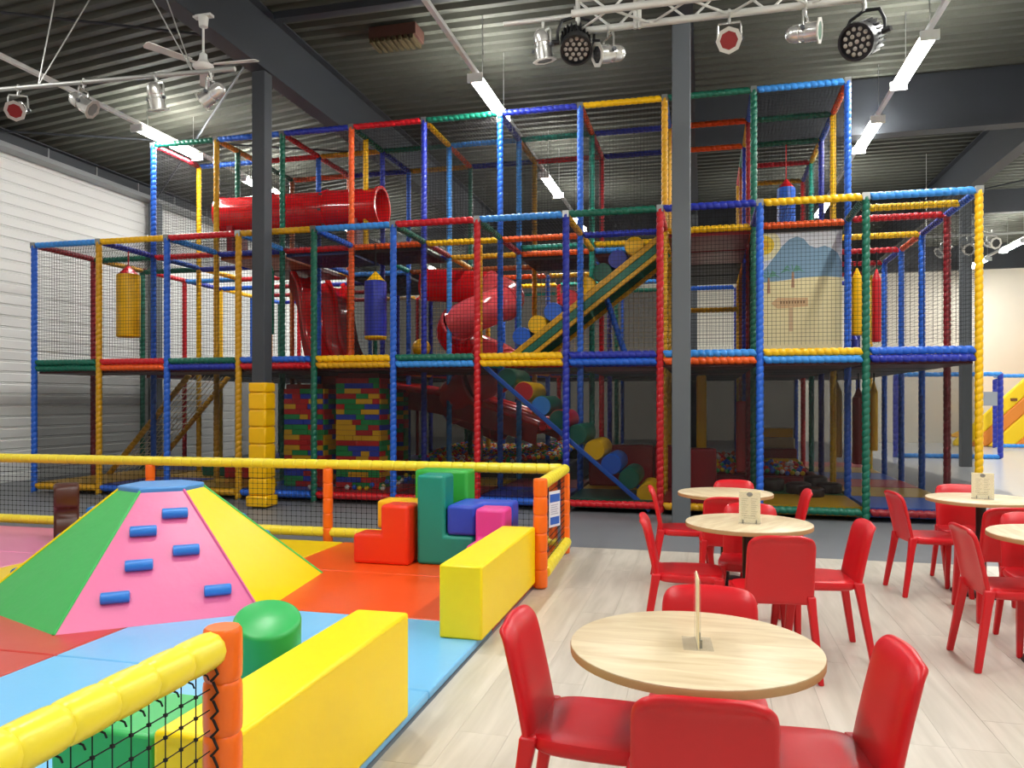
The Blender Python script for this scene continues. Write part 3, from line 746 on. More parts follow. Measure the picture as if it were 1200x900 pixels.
def fill(x0, x1, y0, y1, zf, n_ind, n_st, lab, grp, stname, rnd):
    pos = []
    nx = int((x1-x0)/(BR*2.05)); ny = int((y1-y0)/(BR*2.05))
    for iy in range(ny):
        for ix in range(nx):
            x = x0+(ix+.5+.4*(iy % 2))*BR*2.05; y = y0+(iy+.5)*BR*2.05
            pos.append((y+rnd.uniform(-.3, .3), x, y))
    pos.sort(); k = 0; rest = []
    for s_, x, y in pos:
        z = zf(x, y)+rnd.uniform(-.02, .02)
        if k < n_ind: ball(x, y, z, rnd.randrange(6), lab, grp)
        else: rest.append((x, y, z))
        k += 1
    for c in range(6):
        mb = MB()
        for i, (x, y, z) in enumerate(rest):
            if (i*7+int(x*50)) % 6 == c:
                mb.lathe([(BR*math.sin(PI*q/5), -BR*math.cos(PI*q/5)) for q in range(6)], 7, Matrix.Translation((x, y, z)))
        if mb.v:
            o = obj(stname+'_'+BNAME[c], mb, mat('ball_'+BALLC[c][1:], BALLC[c], .3)); o['kind'] = 'stuff'; tag(o, 'mass of %s plastic balls filling the back of the %s' % (BNAME[c], grp.replace('balls in ', '')), 'balls')
rnd = random.Random(11)
pit_walls('ball_pit', 'large black sided ball pit at the bottom of the red slide', -5.05, -2.35, 13.0, 17.2, .42, mat('black_vinyl', '#121213', .4))
fill(-5.0, -2.4, 13.05, 17.1, lambda x, y: .46+.1*min(1, (y-13)/2)+.06*math.sin(x*2.2+1), 130, 0, 'small %s plastic ball in the large pit under the slide', 'balls in the large ball pit', 'pit_balls', rnd)
pit_walls('ball_pit', 'smaller ball pit right of the wide grey column', .05, 1.7, 13.1, 13.9, .3, pad('maroon'))
fill(.1, 1.65, 13.15, 13.85, lambda x, y: .34+.3*max(0, min(1, (y-13.15)/.7))*(1 if x < .9 else .5), 90, 0, 'small %s plastic ball in the smaller pit right of the wide column', 'balls in the smaller ball pit', 'small_pit_balls', rnd)
for (x, y, c, z) in [(-6.5, 10.5, 4, .18), (-6.4, 10.62, 1, .18), (-6.46, 10.55, 4, .25), (-6.6, 10.45, 1, .18), (-5.7, 10.45, 4, .18)]:
    ball(x, y, z+.04, c, '%s plastic ball on the blue mat by the yellow column padding', 'loose balls on the blue mat')
for n_ in range(24):
    t_ = n_/23
    if t_ < .2: x, y = -5.15+2.6*t_, 10.47+rnd.uniform(-.04, .12)
    else: x, y = -4.63-.27*(t_-.2)+rnd.uniform(-.02, .08), 10.5+2.3*(t_-.2)+rnd.uniform(-.06, .06)
    ball(x, y, .218+(.06 if n_ % 5 == 4 else 0), [4, 2, 1, 1, 2, 4, 3, 1][n_ % 8], 'loose %s plastic ball on the red mat in front of the wider brick tower', 'loose balls on the red mat')
# ================================================================ TODDLER CORNER
MATC = {'blue': '#78c2f2', 'orange': '#e8531a', 'red': '#c8473e', 'yellow': '#f2cc06', 'pink': '#dd7fa6'}
MT = .05
def play_mat(c, label, x0, x1, ys):
    m = mat('play_mat_'+c, MATC[c], .3, bump=.25, bscale=2.2)
    t = thing('play_mat', label, 'mat', ((x0+x1)/2, (ys[0]+ys[-1])/2, 0))
    for a, b in zip(ys[:-1], ys[1:]):
        obj('mat_panel', MB().box(x0+.004, x1-.004, a+.003, b-.003, .001, MT), m, t, bevel=.012)
    return t
X0, X1, X2, X3 = -1.33, -3.6, -5.95, -8.3
play_mat('blue', 'light blue vinyl mat along the wooden floor, under the yellow blocks', X1, X0, [1.2, 2.45, 3.65, 4.84])
play_mat('orange', 'bright orange vinyl mat under the pile of stacking blocks', X1, X0, [4.84, 6.05, 7.3])
play_mat('red', 'dull red vinyl mat in front of the pyramid\'s green side', X2, X1, [1.2, 2.45, 3.65, 4.84])
play_mat('yellow', 'yellow vinyl mat behind the climbing pyramid', X2, X1, [4.84, 6.05, 7.3])
play_mat('pink', 'pink vinyl mat beside the brown soft block', X3, X2, [3.65, 4.84, 6.05, 7.3])
# climbing pyramid (six sided)
PC = Vector((-4.09, 5.17, 0)); RB, RT, ZB, ZT = 1.23, .3, MT, .83
py = thing('climbing_pyramid', 'six sided soft pyramid in green, pink and yellow with blue hand grips', 'soft pyramid', (PC.x, PC.y, ZB))
va = [math.radians(-81.5+60*i) for i in range(6)]
def pv(i, r, z): a = va[i % 6]; return Vector((PC.x+r*math.cos(a), PC.y+r*math.sin(a), z))
FC = ['#e2669a', '#fcdc00', '#3a5fc8', '#d23a2a', '#f0a010', '#3cb858']
fmats = [mat('pyramid_'+c[1:], c, .36, bump=.35, bscale=4) for c in FC]
for i in range(6):
    a, b, c, d = pv(i, RB, ZB), pv(i+1, RB, ZB), pv(i+1, RT, ZT), pv(i, RT, ZT)
    mid = (a+b)/2; inn = (PC+Vector((0, 0, ZB))-mid).normalized()*.06
    mb = MB(); v = [a, b, c, d, a+inn, b+inn, c+inn*.5-Vector((0, 0, .04)), d+inn*.5-Vector((0, 0, .04))]
    mb.add(v, [(0, 1, 2, 3), (5, 4, 7, 6), (0, 4, 5, 1), (1, 5, 6, 2), (2, 6, 7, 3), (3, 7, 4, 0)])
    fo = obj('side', mb, fmats[i], py)
    e = (b-a).normalized(); m0 = (a+b)/2; m1 = (c+d)/2
    nrm = e.cross(m1-m0).normalized()
    if nrm.z < 0: nrm = -nrm
    grips = {0: [(.086, .787), (-.121, .658), (.154, .49), (-.144, .403), (.346, .175), (-.281, .19)]}.get(i, [(.08, .75), (-.1, .6), (.14, .5), (-.2, .4), (.3, .2), (-.25, .22)] if i not in (1, 5) else [])
    for (u, s_) in grips:
        p = m0.lerp(m1, s_)+e*u+nrm*.028
        obj('grip', MB().lathe([(.022, -.088), (.036, -.084), (.038, -.075), (.038, .075), (.036, .084), (.022, .088)], 14, align(p, p+e)), mat('grip_blue', '#2f80d8', .35), fo)
    obj('seam_piping', MB().tube(a+nrm*.0, d, .011, 6), [mat('pyramid_'+FC[5][1:], FC[5]), mat('pyramid_'+FC[0][1:], FC[0]), mat('pyramid_'+FC[5][1:], FC[5]), fmats[3], fmats[4], fmats[1]][i], py)
mb = MB(); top = [pv(i, RT+.01, ZT) for i in range(6)]
mb.prism([(p.x, p.y) for p in top], ZT-.03, ZT+.03)
obj('top_cap', mb, mat('pyramid_cap', '#4f93d6', .4), py, bevel=.015)
# yellow barrier blocks
YB = mat('block_yellow', '#ffe000', .38, bump=.2, bscale=5)
def sblock(label, x0, x1, y0, y1, z1, m=YB, bev=.014):
    o = obj('soft_block', MB().box(x0, x1, y0, y1, MT, z1), m, None, bevel=bev); return tag(o, label, 'soft block')
sblock('long yellow soft block nearest the camera, behind the orange fence post', -1.575, -1.315, 1.95, 3.33, .53)
sblock('long yellow soft block standing beside the pile of stacking blocks', -1.575, -1.3, 4.48, 6.0, .5)
GB = mat('block_green', '#34b05a', .35, bump=.1, bscale=4)
sblock('green soft block seen through the net of the nearest fence', -1.97, -1.6, 1.98, 2.3, .5, GB)
# leaning green cylinder
cyl = obj('soft_cylinder', MB().lathe([(.1, 0), (.14, .006), (.148, .02), (.148, .455), (.143, .468), (.13, .474), (0, .478)], 32, align((-1.985, 3.235, .09), (-1.89, 3.08, .555))), GB)
tag(cyl, 'green soft cylinder leaning on the nearest yellow block', 'soft cylinder')
# interlocking stacking blocks made of cubes
MO = .265
def cells(label, x, y, z, cs, hexc, d=MO, axis_y=False):
    """rounded solid made of cube cells: outer faces only"""
    S_ = set(cs); vi = {}; vs = []; fs = []
    def V_(p):
        if p not in vi: vi[p] = len(vs); vs.append((x+p[0]*MO, y+p[1]*MO, z+p[2]*MO))
        return vi[p]
    for (a, b, c) in cs:
        for dx, dy, dz, q in ((-1,0,0,[(0,0,0),(0,0,1),(0,1,1),(0,1,0)]), (1,0,0,[(1,0,0),(1,1,0),(1,1,1),(1,0,1)]), (0,-1,0,[(0,0,0),(1,0,0),(1,0,1),(0,0,1)]), (0,1,0,[(0,1,0),(0,1,1),(1,1,1),(1,1,0)]), (0,0,-1,[(0,0,0),(0,1,0),(1,1,0),(1,0,0)]), (0,0,1,[(0,0,1),(1,0,1),(1,1,1),(0,1,1)])):
            if (a+dx, b+dy, c+dz) not in S_: fs.append([V_((a+p, b+q_, c+r_)) for p, q_, r_ in q])
    mb = MB().add(vs, fs)
    o = obj('stacking_block', mb, mat('stack_'+hexc[1:], hexc, .42, bump=.08, bscale=14), None, bevel=.03, seg=3)
    return tag(o, label, 'soft block', 'interlocking stacking blocks')
cells('red orange L shaped soft block at the left front of the pile', -3.05, 6.36, MT, [(0,0,0), (1,0,0), (1,0,1)], '#e8350c')
cells('tall teal L shaped soft block standing at the front of the pile', -2.48, 6.46, MT, [(0,0,0), (0,0,1), (0,0,2), (1,0,0)], '#0d8f7e')
cells('yellow soft block behind the red orange one in the pile', -2.95, 6.66, MT, [(0,0,1), (1,0,1), (1,0,0)], '#f2b70a')
cells('light green soft block on top of the pile behind the teal one', -2.69, 6.95, MT, [(0,0,2), (1,0,2), (1,0,1), (1,0,0), (0,0,1), (0,0,0)], '#35ad3f')
cells('blue L shaped soft block lying on the foot of the teal one', -2.2, 6.46, MT+MO+.003, [(0,0,0), (0,1,0), (1,1,0)], '#2448c4')
cells('pink L shaped soft block half hidden behind the far yellow block', -1.9, 6.06, MT, [(0,1,0), (0,1,1), (0,0,0)], '#e0409a')
# brown notched block, blue roll and white roll behind the pyramid
mb = MB()
pr_ = [(0, 0), (.34, 0), (.34, .6), (.1, .6), (0, .56), (-.03, .46), (0, .36), (.09, .33), (.1, .27), (.02, .23), (-.02, .15)]
wd_ = Vector((.72, .694)); dp_ = Vector((-.694, .72)); ctr = Vector((-6.36, 6.6))
def bp(w_, a, b): q = ctr+wd_*w_+dp_*a*.55; return (q.x, q.y, MT+b)
v = [bp(-.115, a, b) for a, b in pr_]+[bp(.115, a, b) for a, b in pr_]; n_ = len(pr_)
mb.add(v, [tuple(range(n_)), tuple(range(2*n_-1, n_-1, -1))]+[(i, n_+i, n_+(i+1) % n_, (i+1) % n_) for i in range(n_)])
o = obj('notched_block', mb, mat('brown_vinyl', '#4a2418', .35, bump=.15, bscale=6), None, bevel=.025); tag(o, 'dark brown notched soft block standing on the pink mat', 'soft block')
o = obj('soft_roll', MB().lathe([(.06, 0), (.085, .01), (.09, .03), (.09, .45), (.06, .47)], 18, align((-6.1, 7.0, MT+.2), (-5.65, 7.05, MT+.2))).box(-6.0, -5.72, 6.92, 7.14, MT, MT+.12), mat('grip_blue', '#2f80d8', .35))
tag(o, 'blue soft roll peeping out behind the green side of the pyramid', 'soft roll')
o = obj('soft_roll', MB().lathe([(.04, 0), (.055, .01), (.06, .03), (.06, .3), (.04, .32)], 18, align((-5.75, 6.85, MT+.35), (-5.45, 6.88, MT+.35))).box(-5.72, -5.5, 6.8, 6.94, MT, MT+.3), mat('white_vinyl', '#e4e2dc', .4))
tag(o, 'short white roll lying beside the blue roll behind the pyramid', 'soft roll')
# ---------------------------------------------------------------- padded fences
FY = mat('fence_yellow', '#f6e43c', .3, bump=.12, bscale=14); FO = mat('fence_orange', '#fa7012', .3, bump=.12, bscale=14)
def puff(L_, r=.052, n=12): return MB().lathe([(r*.88, 0), (r*.97, .006), (r, .02), (r*1.015, L_*.5), (r, L_-.02), (r*.97, L_-.006), (r*.88, L_)], n)
_pf = {}
def padrun(rail, p, q, m, seg=.125, r=.052):
    p = Vector(p); q = Vector(q); L_ = (q-p).length; k = max(1, round(L_/seg)); h = L_/k
    d = (q-p)/L_; rot = Vector((0, 0, 1)).rotation_difference(d)
    key = (round(h, 4), m.name, r)
    if key not in _pf: _pf[key] = puff(h, r).mesh('foam_pad'); _pf[key].materials.append(m)
    for i in range(k):
        o = link('foam_pad', _pf[key], None, rail, p+d*(h*i), rot)
def rail(t, name, p, q, m, **k):
    o = obj(name, MB().tube(Vector(p).lerp(Vector(q), .03), Vector(p).lerp(Vector(q), .97), .03, 8), STEEL, t); padrun(o, p, q, m, **k); return o
FZ, FB = .83, .12
def fence_net(t, p, q, z0, z1, cell=.058):
    p = Vector(p); q = Vector(q); d = q-p; L_ = d.length; nx = round(L_/cell); nz = round((z1-z0)/cell); mb = MB()
    for i in range(1, nx): a = p+d*(i/nx); mb.tube((a.x, a.y, z0), (a.x, a.y, z1), .002, 4, None, False)
    for i in range(nz+1): z = z0+(z1-z0)*i/nz; mb.tube((p.x, p.y, z), (q.x, q.y, z), .002, 4, None, False)
    obj('net', mb, BLACK, t)
    mk = MB()
    for i in range(1, nx):
        a = p+d*(i/nx)
        for j in range(nz+1): z = z0+(z1-z0)*j/nz; mk.cbox((a.x, a.y, z), (.008, .008, .008))
    obj('knots', mk, BLACK, t)['kind'] = 'stuff'
f1 = thing('fence', 'long padded fence with yellow rails and orange posts along the back', 'fence', (-4.7, 7.42, 0))
rail(f1, 'top_rail', (-8.6, 7.38, FZ), (-1.36, 7.5, FZ), FY)
rail(f1, 'bottom_rail', (-8.6, 7.38, FB), (-1.4, 7.46, FB), FY)
for x in (-8.55, -6.02, -3.84): rail(f1, 'post', (x, 7.42, .01), (x, 7.42, FZ-.04), FO, seg=.16)
rail(f1, 'post', (-1.44, 7.46, .01), (-1.44, 7.46, FZ-.04), FO, seg=.14, r=.045)
fence_net(f1, (-8.5, 7.42, 0), (-1.45, 7.46, 0), FB+.04, FZ-.05)
f2 = thing('fence', 'short padded fence carrying the white notice, right of the block pile', 'fence', (-1.3, 6.8, 0))
rail(f2, 'top_rail', (-1.27, 6.1, FZ), (-1.33, 7.5, FZ), FY)
rail(f2, 'bottom_rail', (-1.25, 6.12, FB), (-1.31, 7.48, FB), FY)
rail(f2, 'post', (-1.27, 6.05, .01), (-1.27, 6.05, FZ+.05), FO, seg=.15, r=.058)
rail(f2, 'post', (-1.32, 7.48, .01), (-1.32, 7.48, FZ-.04), FO, seg=.14, r=.045)
fence_net(f2, (-1.27, 6.1, 0), (-1.32, 7.45, 0), FB+.05, FZ-.05)
f3 = thing('fence', 'nearest padded fence with yellow rail and orange end post', 'fence', (-1.29, 1.2, 0))
rail(f3, 'top_rail', (-1.29, .3, FZ), (-1.29, 1.83, FZ), FY, seg=.128, r=.05)
rail(f3, 'bottom_rail', (-1.29, .3, FB), (-1.29, 1.83, FB), FY, r=.05)
rail(f3, 'post', (-1.285, 1.87, .01), (-1.285, 1.87, FZ+.05), FO, seg=.15, r=.052)
fence_net(f3, (-1.29, .35, 0), (-1.29, 1.82, 0), FB+.05, FZ-.05)
kn = MB()
for i in range(24):
    y = .4+i*.06
    kn.path([(-1.285, y, FZ-.05), (-1.272, y+.004, FZ-.056), (-1.27, y+.008, FZ-.068)], .0025, 5)
for i in range(12): kn.path([(-1.28, 1.81, .2+i*.05), (-1.262, 1.815, .22+i*.05), (-1.28, 1.82, .245+i*.05)], .004, 5)
obj('lacing', kn, BLACK, f3)['kind'] = 'stuff'
# notice on the fence post
nt_ = thing('notice', 'white notice with blue top and bottom bands tied to the fence', 'notice', (-1.21, 6.17, .5))
mb = MB(); a = Vector((-1.265, 6.12, 0)); b = Vector((-1.205, 6.28, 0)); off = Vector((.01, -.004, 0))
def nplate(name, u0, u1, z0, z1, m, o_):
    p = a.lerp(b, u0); q = a.lerp(b, u1); n = Vector((b.y-a.y, -(b.x-a.x), 0)).normalized()
    v = [p+n*o_, q+n*o_, q+n*(o_+.003), p+n*(o_+.003)]
    M_ = MB().prism([(w_.x, w_.y) for w_ in v], z0, z1)
    return obj(name, M_, m, nt_)
nplate('sheet', 0, 1, .48, .77, mat('notice_white', '#e8eaf0', .4), .058)
nplate('header', .06, .94, .68, .745, mat('notice_blue', '#2b62c0', .4), .0612)
nplate('footer', .1, .9, .5, .56, mat('notice_blue', '#2b62c0', .4), .0612)
for k in range(5): nplate('text_line', .15, .8-.1*(k % 2), .655-.018*k, .659-.018*k, mat('notice_grey', '#9aa0b4', .5), .0612)
# ================================================================ TABLES AND CHAIRS
CH = mat('red_moulded_plastic', '#cc0f1c', .36, bump=.02, bscale=300)
def build_chair():
    t = thing('chair', 'x', 'chair')
    # seat: shallow dished shell with a rounded front edge and skirt
    mb = MB(); SW, SD = .205, .2
    def se(c, p): return math.copysign(abs(c)**p, c)
    rings = []
    n = 36
    def ring(sx, sy, z, dish=0.):
        out = []
        for k in range(n):
            a = 2*PI*k/n; cx_, cy_ = se(math.cos(a), .42), se(math.sin(a), .42)
            out.append((sx*cx_*(1-.05*cy_*-1 if cy_ < 0 else 1), sy*cy_, z))
        return out
    R_ = [ring(SW-.012, SD-.012, .405), ring(SW, SD, .415), ring(SW+.004, SD+.004, .435), ring(SW-.004, SD-.004, .452), ring(SW-.03, SD-.03, .458), ring(SW*.6, SD*.6, .452), ring(SW*.25, SD*.25, .449)]
    vs = [p for r_ in R_ for p in r_]; fs = []
    for i in range(len(R_)-1):
        for k in range(n): fs.append((i*n+k, i*n+(k+1) % n, (i+1)*n+(k+1) % n, (i+1)*n+k))
    fs.append(tuple((len(R_)-1)*n+k for k in range(n))); fs.append(tuple(range(n-1, -1, -1)))
    mb.add(vs, fs, True)
    obj('seat', mb, CH, t)
    # backrest: curved sheet, rounded top corners, edges rolled backwards
    NU, NV = 14, 14
    def bk(u, v, th=0.):
        z = .40+.40*v
        hw = .183-.006*v
        if v > .78: hw *= math.sqrt(max(0, 1-((v-.78)/.22)**2*.32)) if v < 1 else math.sqrt(.68)
        x = (2*u-1)*hw
        y = -.185-.055*v-.02*v*v
        y += .018*(1-(2*u-1)**2)*-1*v
        y -= .032*abs(2*u-1)**5*(.45+.55*v)
        if v > .84: y -= .03*((v-.84)/.16)**2*(1-.6*abs(2*u-1)**3); z -= .012*((v-.84)/.16)**2+.02*abs(2*u-1)**4*((v-.84)/.16)
        return (x, y, z)
    f = MB().grid(lambda u, v: bk(u, v), NU, NV)
    o = obj('backrest', f, CH, t)
    s = o.modifiers.new('thick', 'SOLIDIFY'); s.thickness = .026; s.offset = 0
    s2 = o.modifiers.new('round', 'SUBSURF'); s2.levels = 1; s2.render_levels = 1
    # legs: tapered, splayed, the rear ones running up into the back edges
    def leg(top, foot, w0, w1):
        mb = MB(); v = []
        for (c, w_) in ((top, w0), (tuple((a*.8+b*.2) for a, b in zip(top, foot)), w0*.85), (foot, w1)):
            for dx, dy in ((-1, -1), (1, -1), (1, 1), (-1, 1)): v.append((c[0]+dx*w_*.42, c[1]+dy*w_*.5, c[2]))
        fs = [(3, 2, 1, 0), (8, 9, 10, 11)]
        for i in range(2):
            for k in range(4): fs.append((i*4+k, i*4+(k+1) % 4, i*4+4+(k+1) % 4, i*4+4+k))
        return mb.add(v, fs)
    for sx in (-1, 1):
        obj('leg', leg((sx*.178, .17, .44), (sx*.2, .215, 0), .062, .034), CH, t, bevel=.008)
        obj('leg', leg((sx*.166, -.196, .452), (sx*.2, -.27, 0), .056, .036), CH, t, bevel=.008)
    return t
ch0 = build_chair()
first = [True]
def chair(bx, by, deg, label, group):
    """bx, by: middle of the back's top edge; deg: direction the chair faces"""
    a = math.radians(deg)
    c = ch0 if first[0] else copy_tree(ch0)
    first[0] = False
    c.location = (bx+.27*math.cos(a), by+.27*math.sin(a), 0); c.rotation_euler = (0, 0, a-PI/2)
    c['label'] = label; c['category'] = 'chair'; c['group'] = group
    return c
G1, G2, G3, G4, G5 = ['chairs at the '+s for s in ('nearest table', 'middle table', 'rear table', 'right table', 'table cut by the frame')]
chair(-.6, 2.53, -2, 'red plastic chair left of the nearest round table, seen from its side', G1)
chair(.0, 1.93, 92, 'red plastic chair at the bottom, its back right in front of the nearest table', G1)
chair(.55, 2.46, 186, 'red plastic chair right of the nearest table, facing left', G1)
chair(.02, 3.05, 268, 'red plastic chair behind the nearest table, only its back top showing', G1)
chair(-.36, 4.93, 2, 'red plastic chair left of the middle table, facing right', G2)
chair(.92, 4.98, 186, 'red plastic chair right of the middle table, facing left', G2)
chair(.4, 4.32, 97, 'red plastic chair with its back before the middle table', G2)
chair(.31, 5.6, 268, 'red plastic chair behind the middle table and its menu card', G2)
chair(-.42, 6.57, 4, 'red plastic chair left of the rear table, nearest the grey column', G3)
chair(.26, 7.24, 268, 'red plastic chair behind the rear table, facing the room', G3)
chair(.8, 6.62, 181, 'red plastic chair right of the rear table, before the green netted mat', G3)
chair(.17, 5.95, 90, 'red plastic chair with its back before the rear table, behind the middle one', G3)
chair(1.46, 6.64, 8, 'red plastic chair left of the right table, near the blue mat', G4)
chair(2.1, 7.3, 268, 'red plastic chair behind the right table and its menu card', G4)
chair(2.0, 5.82, 92, 'red plastic chair with its back before the right table', G4)
chair(1.45, 4.95, 4, 'red plastic chair left of the table cut by the picture edge', G5)
chair(2.02, 5.56, 266, 'red plastic chair behind the table cut by the picture edge', G5)
# tables
def wood_mat():
    m = bpy.data.materials.new('oak_table_top'); m.use_nodes = True
    nt = m.node_tree; L = nt.links; b = nt.nodes['Principled BSDF']
    tc = nt.nodes.new('ShaderNodeTexCoord'); mp = nt.nodes.new('ShaderNodeMapping'); mp.inputs['Scale'].default_value = (2.2, 14, 3); mp.inputs['Rotation'].default_value = (0, 0, -.5)
    L.new(tc.outputs['Object'], mp.inputs['Vector'])
    n = nt.nodes.new('ShaderNodeTexNoise'); n.inputs['Scale'].default_value = 1.2; n.inputs['Detail'].default_value = 7; n.inputs['Distortion'].default_value = 1.2
    L.new(mp.outputs['Vector'], n.inputs['Vector'])
    cr = nt.nodes.new('ShaderNodeValToRGB'); cr.color_ramp.elements[0].position = .3; cr.color_ramp.elements[0].color = lin('#cbb48c')
    cr.color_ramp.elements[1].position = .68; cr.color_ramp.elements[1].color = lin('#e2d2b0')
    L.new(n.outputs['Fac'], cr.inputs['Fac']); L.new(cr.outputs['Color'], b.inputs['Base Color']); b.inputs['Roughness'].default_value = .42
    return m
WOOD = wood_mat(); EDGE = mat('oak_edge_band', '#b08a5c', .45); BLK = mat('black_powder_coat', '#161616', .45)
RT_ = .385
t0 = thing('cafe_table', 'x', 'table')
obj('tabletop', MB().lathe([(RT_-.004, .728), (RT_-.001, .731), (RT_-.001, .7385), (RT_-.004, .741), (0, .741)], 56), WOOD, t0)
obj('edge_band', MB().lathe([(RT_-.012, .713), (RT_, .713), (RT_+.001, .733), (RT_-.002, .737)], 56), EDGE, t0)
obj('pedestal', MB().lathe([(.036, .012), (.036, .715)], 16), BLK, t0)
obj('base_plate', MB().lathe([(.21, 0), (.21, .008), (.2, .014), (.04, .018)], 32), BLK, t0)
obj('mount_plate', MB().cbox((0, 0, .705), (.22, .22, .012)), BLK, t0)
for n_, (x, y, rz, lab) in enumerate([(-.03, 2.48, 0, 'nearest round oak table with the upright menu card seen edge on'), (.27, 5.06, 1.1, 'round oak table in the middle with a cream menu card'),
                              (.17, 6.67, 2.1, 'rear round oak table without a card, closest to the play frame'), (2.1, 6.74, .7, 'round oak table at the right with a cream menu card'),
                              (1.99, 5.02, 1.6, 'round oak table cut off by the right picture edge')]):
    t = t0 if n_ == 0 else copy_tree(t0)
    t.location = (x, y, 0); t.rotation_euler = (0, 0, rz); t['label'] = lab; t['group'] = 'round cafe tables'
# menu cards in clear stands
ACR = mat('clear_acrylic', '#eef2f2', .08, alpha=.14); CARD = mat('cream_card', '#f4e8bc', .55)
def menu(label, x, y, deg, wd=.125, h=.2, plain=False):
    t = thing('menu_card', label, 'menu card', (x, y, .741), math.radians(deg), 'menu cards on the tables')
    OFF[t.name] = Vector()
    o = obj('card', MB().box(-wd/2, wd/2, -.0015, .0015, .004, h), CARD, t)
    obj('stand', MB().box(-wd/2-.002, wd/2+.002, -.006, -.004, .0, h*.98).box(-wd/2-.002, wd/2+.002, .004, .006, 0, h*.98).box(-wd/2-.002, wd/2+.002, -.045, .045, 0, .003), ACR, t)
    if not plain:
        obj('emblem', MB().lathe([(.0, .0), (.014, .0)], 18, Matrix.Translation((0, -.0022, h*.9)) @ Matrix.Rotation(PI/2, 4, 'X') @ Matrix.Scale(1.3, 4, (1, 0, 0))), mat('emblem_grey', '#6f6a5a', .5), t)
        mb = MB()
        for c in (-1, 1):
            for k in range(9): mb.box(c*.028-.02, c*.028+.02-.008*(k % 3), -.0023, -.0019, h*.76-k*.013, h*.76-k*.013+.003)
        for k in range(2): mb.box(-.035, .035, -.0023, -.0019, .045-k*.012, .048-k*.012)
        obj('print_lines', mb, mat('print_grey', '#b3aa86', .6), t)['kind'] = 'stuff'
    for s in (-1, 1):
        obj('clip', MB().box(s*.04-.003, s*.04+.003, -.012, -.004, .0, .025), mat('wire_grey', '#8a8a82', .3, metal=.7), t)
menu('white menu card turned edge on in the middle of the nearest table', -.02, 2.48, 94, .13, .215)
menu('cream menu card with an oval emblem on the middle table', .275, 5.0, -8, .125, .2)
menu('cream menu card on the round table at the right', 2.1, 6.7, -22, .15, .2)
# ================================================================ STAGE LIGHTS, FAN, TRUSS
PY_ = 7.5
b1 = thing('lighting_bar', 'grey steel lighting bar with four lamps at the upper left', 'lighting bar', (-6.7, PY_, 5.2))
GAL = mat('grey_pipe', '#a9aaa6', .4, metal=.4)
obj('pipe', MB().tube((-9.6, PY_, 5.27), (-5.0, PY_, 5.15), .026, 12), GAL, b1)
for p, q in [((-7.63, PY_, 5.22), (-7.2, 7.5, HC)), ((-7.63, PY_, 5.22), (-6.4, 7.6, HC-.02)), ((-5.54, PY_, 5.18), (-6.6, 7.45, HC)), ((-5.54, PY_, 5.18), (-6.3, 7.6, HC-.02)), ((-9.4, PY_, 5.26), (-9.2, 7.5, HC))]:
    obj('suspension_cable', MB().tube(p, q, .008, 5), GAL, b1)
b2 = thing('truss', 'white aluminium box truss with crossed braces at the top', 'truss', (.3, 7.6, 5.1))
TW = mat('truss_white', '#cfcfca', .35, metal=.25)
tx0, tx1 = -1.2, 4.5
TY = PY_-.36
for (y, z) in ((TY, 5.12), (TY+.36, 5.12), (TY, 5.44), (TY+.36, 5.44)): obj('chord', MB().tube((tx0, y, z), (tx1, y, z), .034, 10), TW, b2)
n_ = 16; st = (tx1-tx0)/n_
for i in range(n_):
    x = tx0+i*st; a, b = (5.1, 5.42) if i % 2 else (5.42, 5.1)
    obj('brace', MB().tube((x, TY, a), (x+st, TY, b), .012, 6), TW, b2)
    obj('brace', MB().tube((x, TY+.36, a), (x+st, TY+.36, b), .012, 6), TW, b2)
    obj('brace', MB().tube((x, TY if i % 2 else TY+.36, 5.12), (x+st, TY+.36 if i % 2 else TY, 5.12), .012, 6), TW, b2)
obj('end_pipe', MB().tube((-1.95, PY_, 5.28), (-1.2, PY_, 5.28), .024, 10).tube((-1.2, PY_, 5.08), (-1.2, PY_, 5.45), .024, 10), TW, b2)
for x in (-1.0, .6, 2.2, 4.0): obj('suspension_cable', MB().tube((x, TY+.18, 5.42), (x, TY+.18, HC-.02), .008, 5), GAL, b2)
for x in (-.64, -.6): obj('strap', MB().tube((x, PY_-.03, 5.07), (x, PY_-.03, 5.5), .02, 8), TW, b2)
GEL = {'red': mat('gel_red', '#7d1c1c', .35), 'green': mat('gel_green', '#0f5a34', .35), 'clear': mat('lens_grey', '#6f7272', .12), 'dark': mat('lens_dark', '#2a2b2c', .2)}
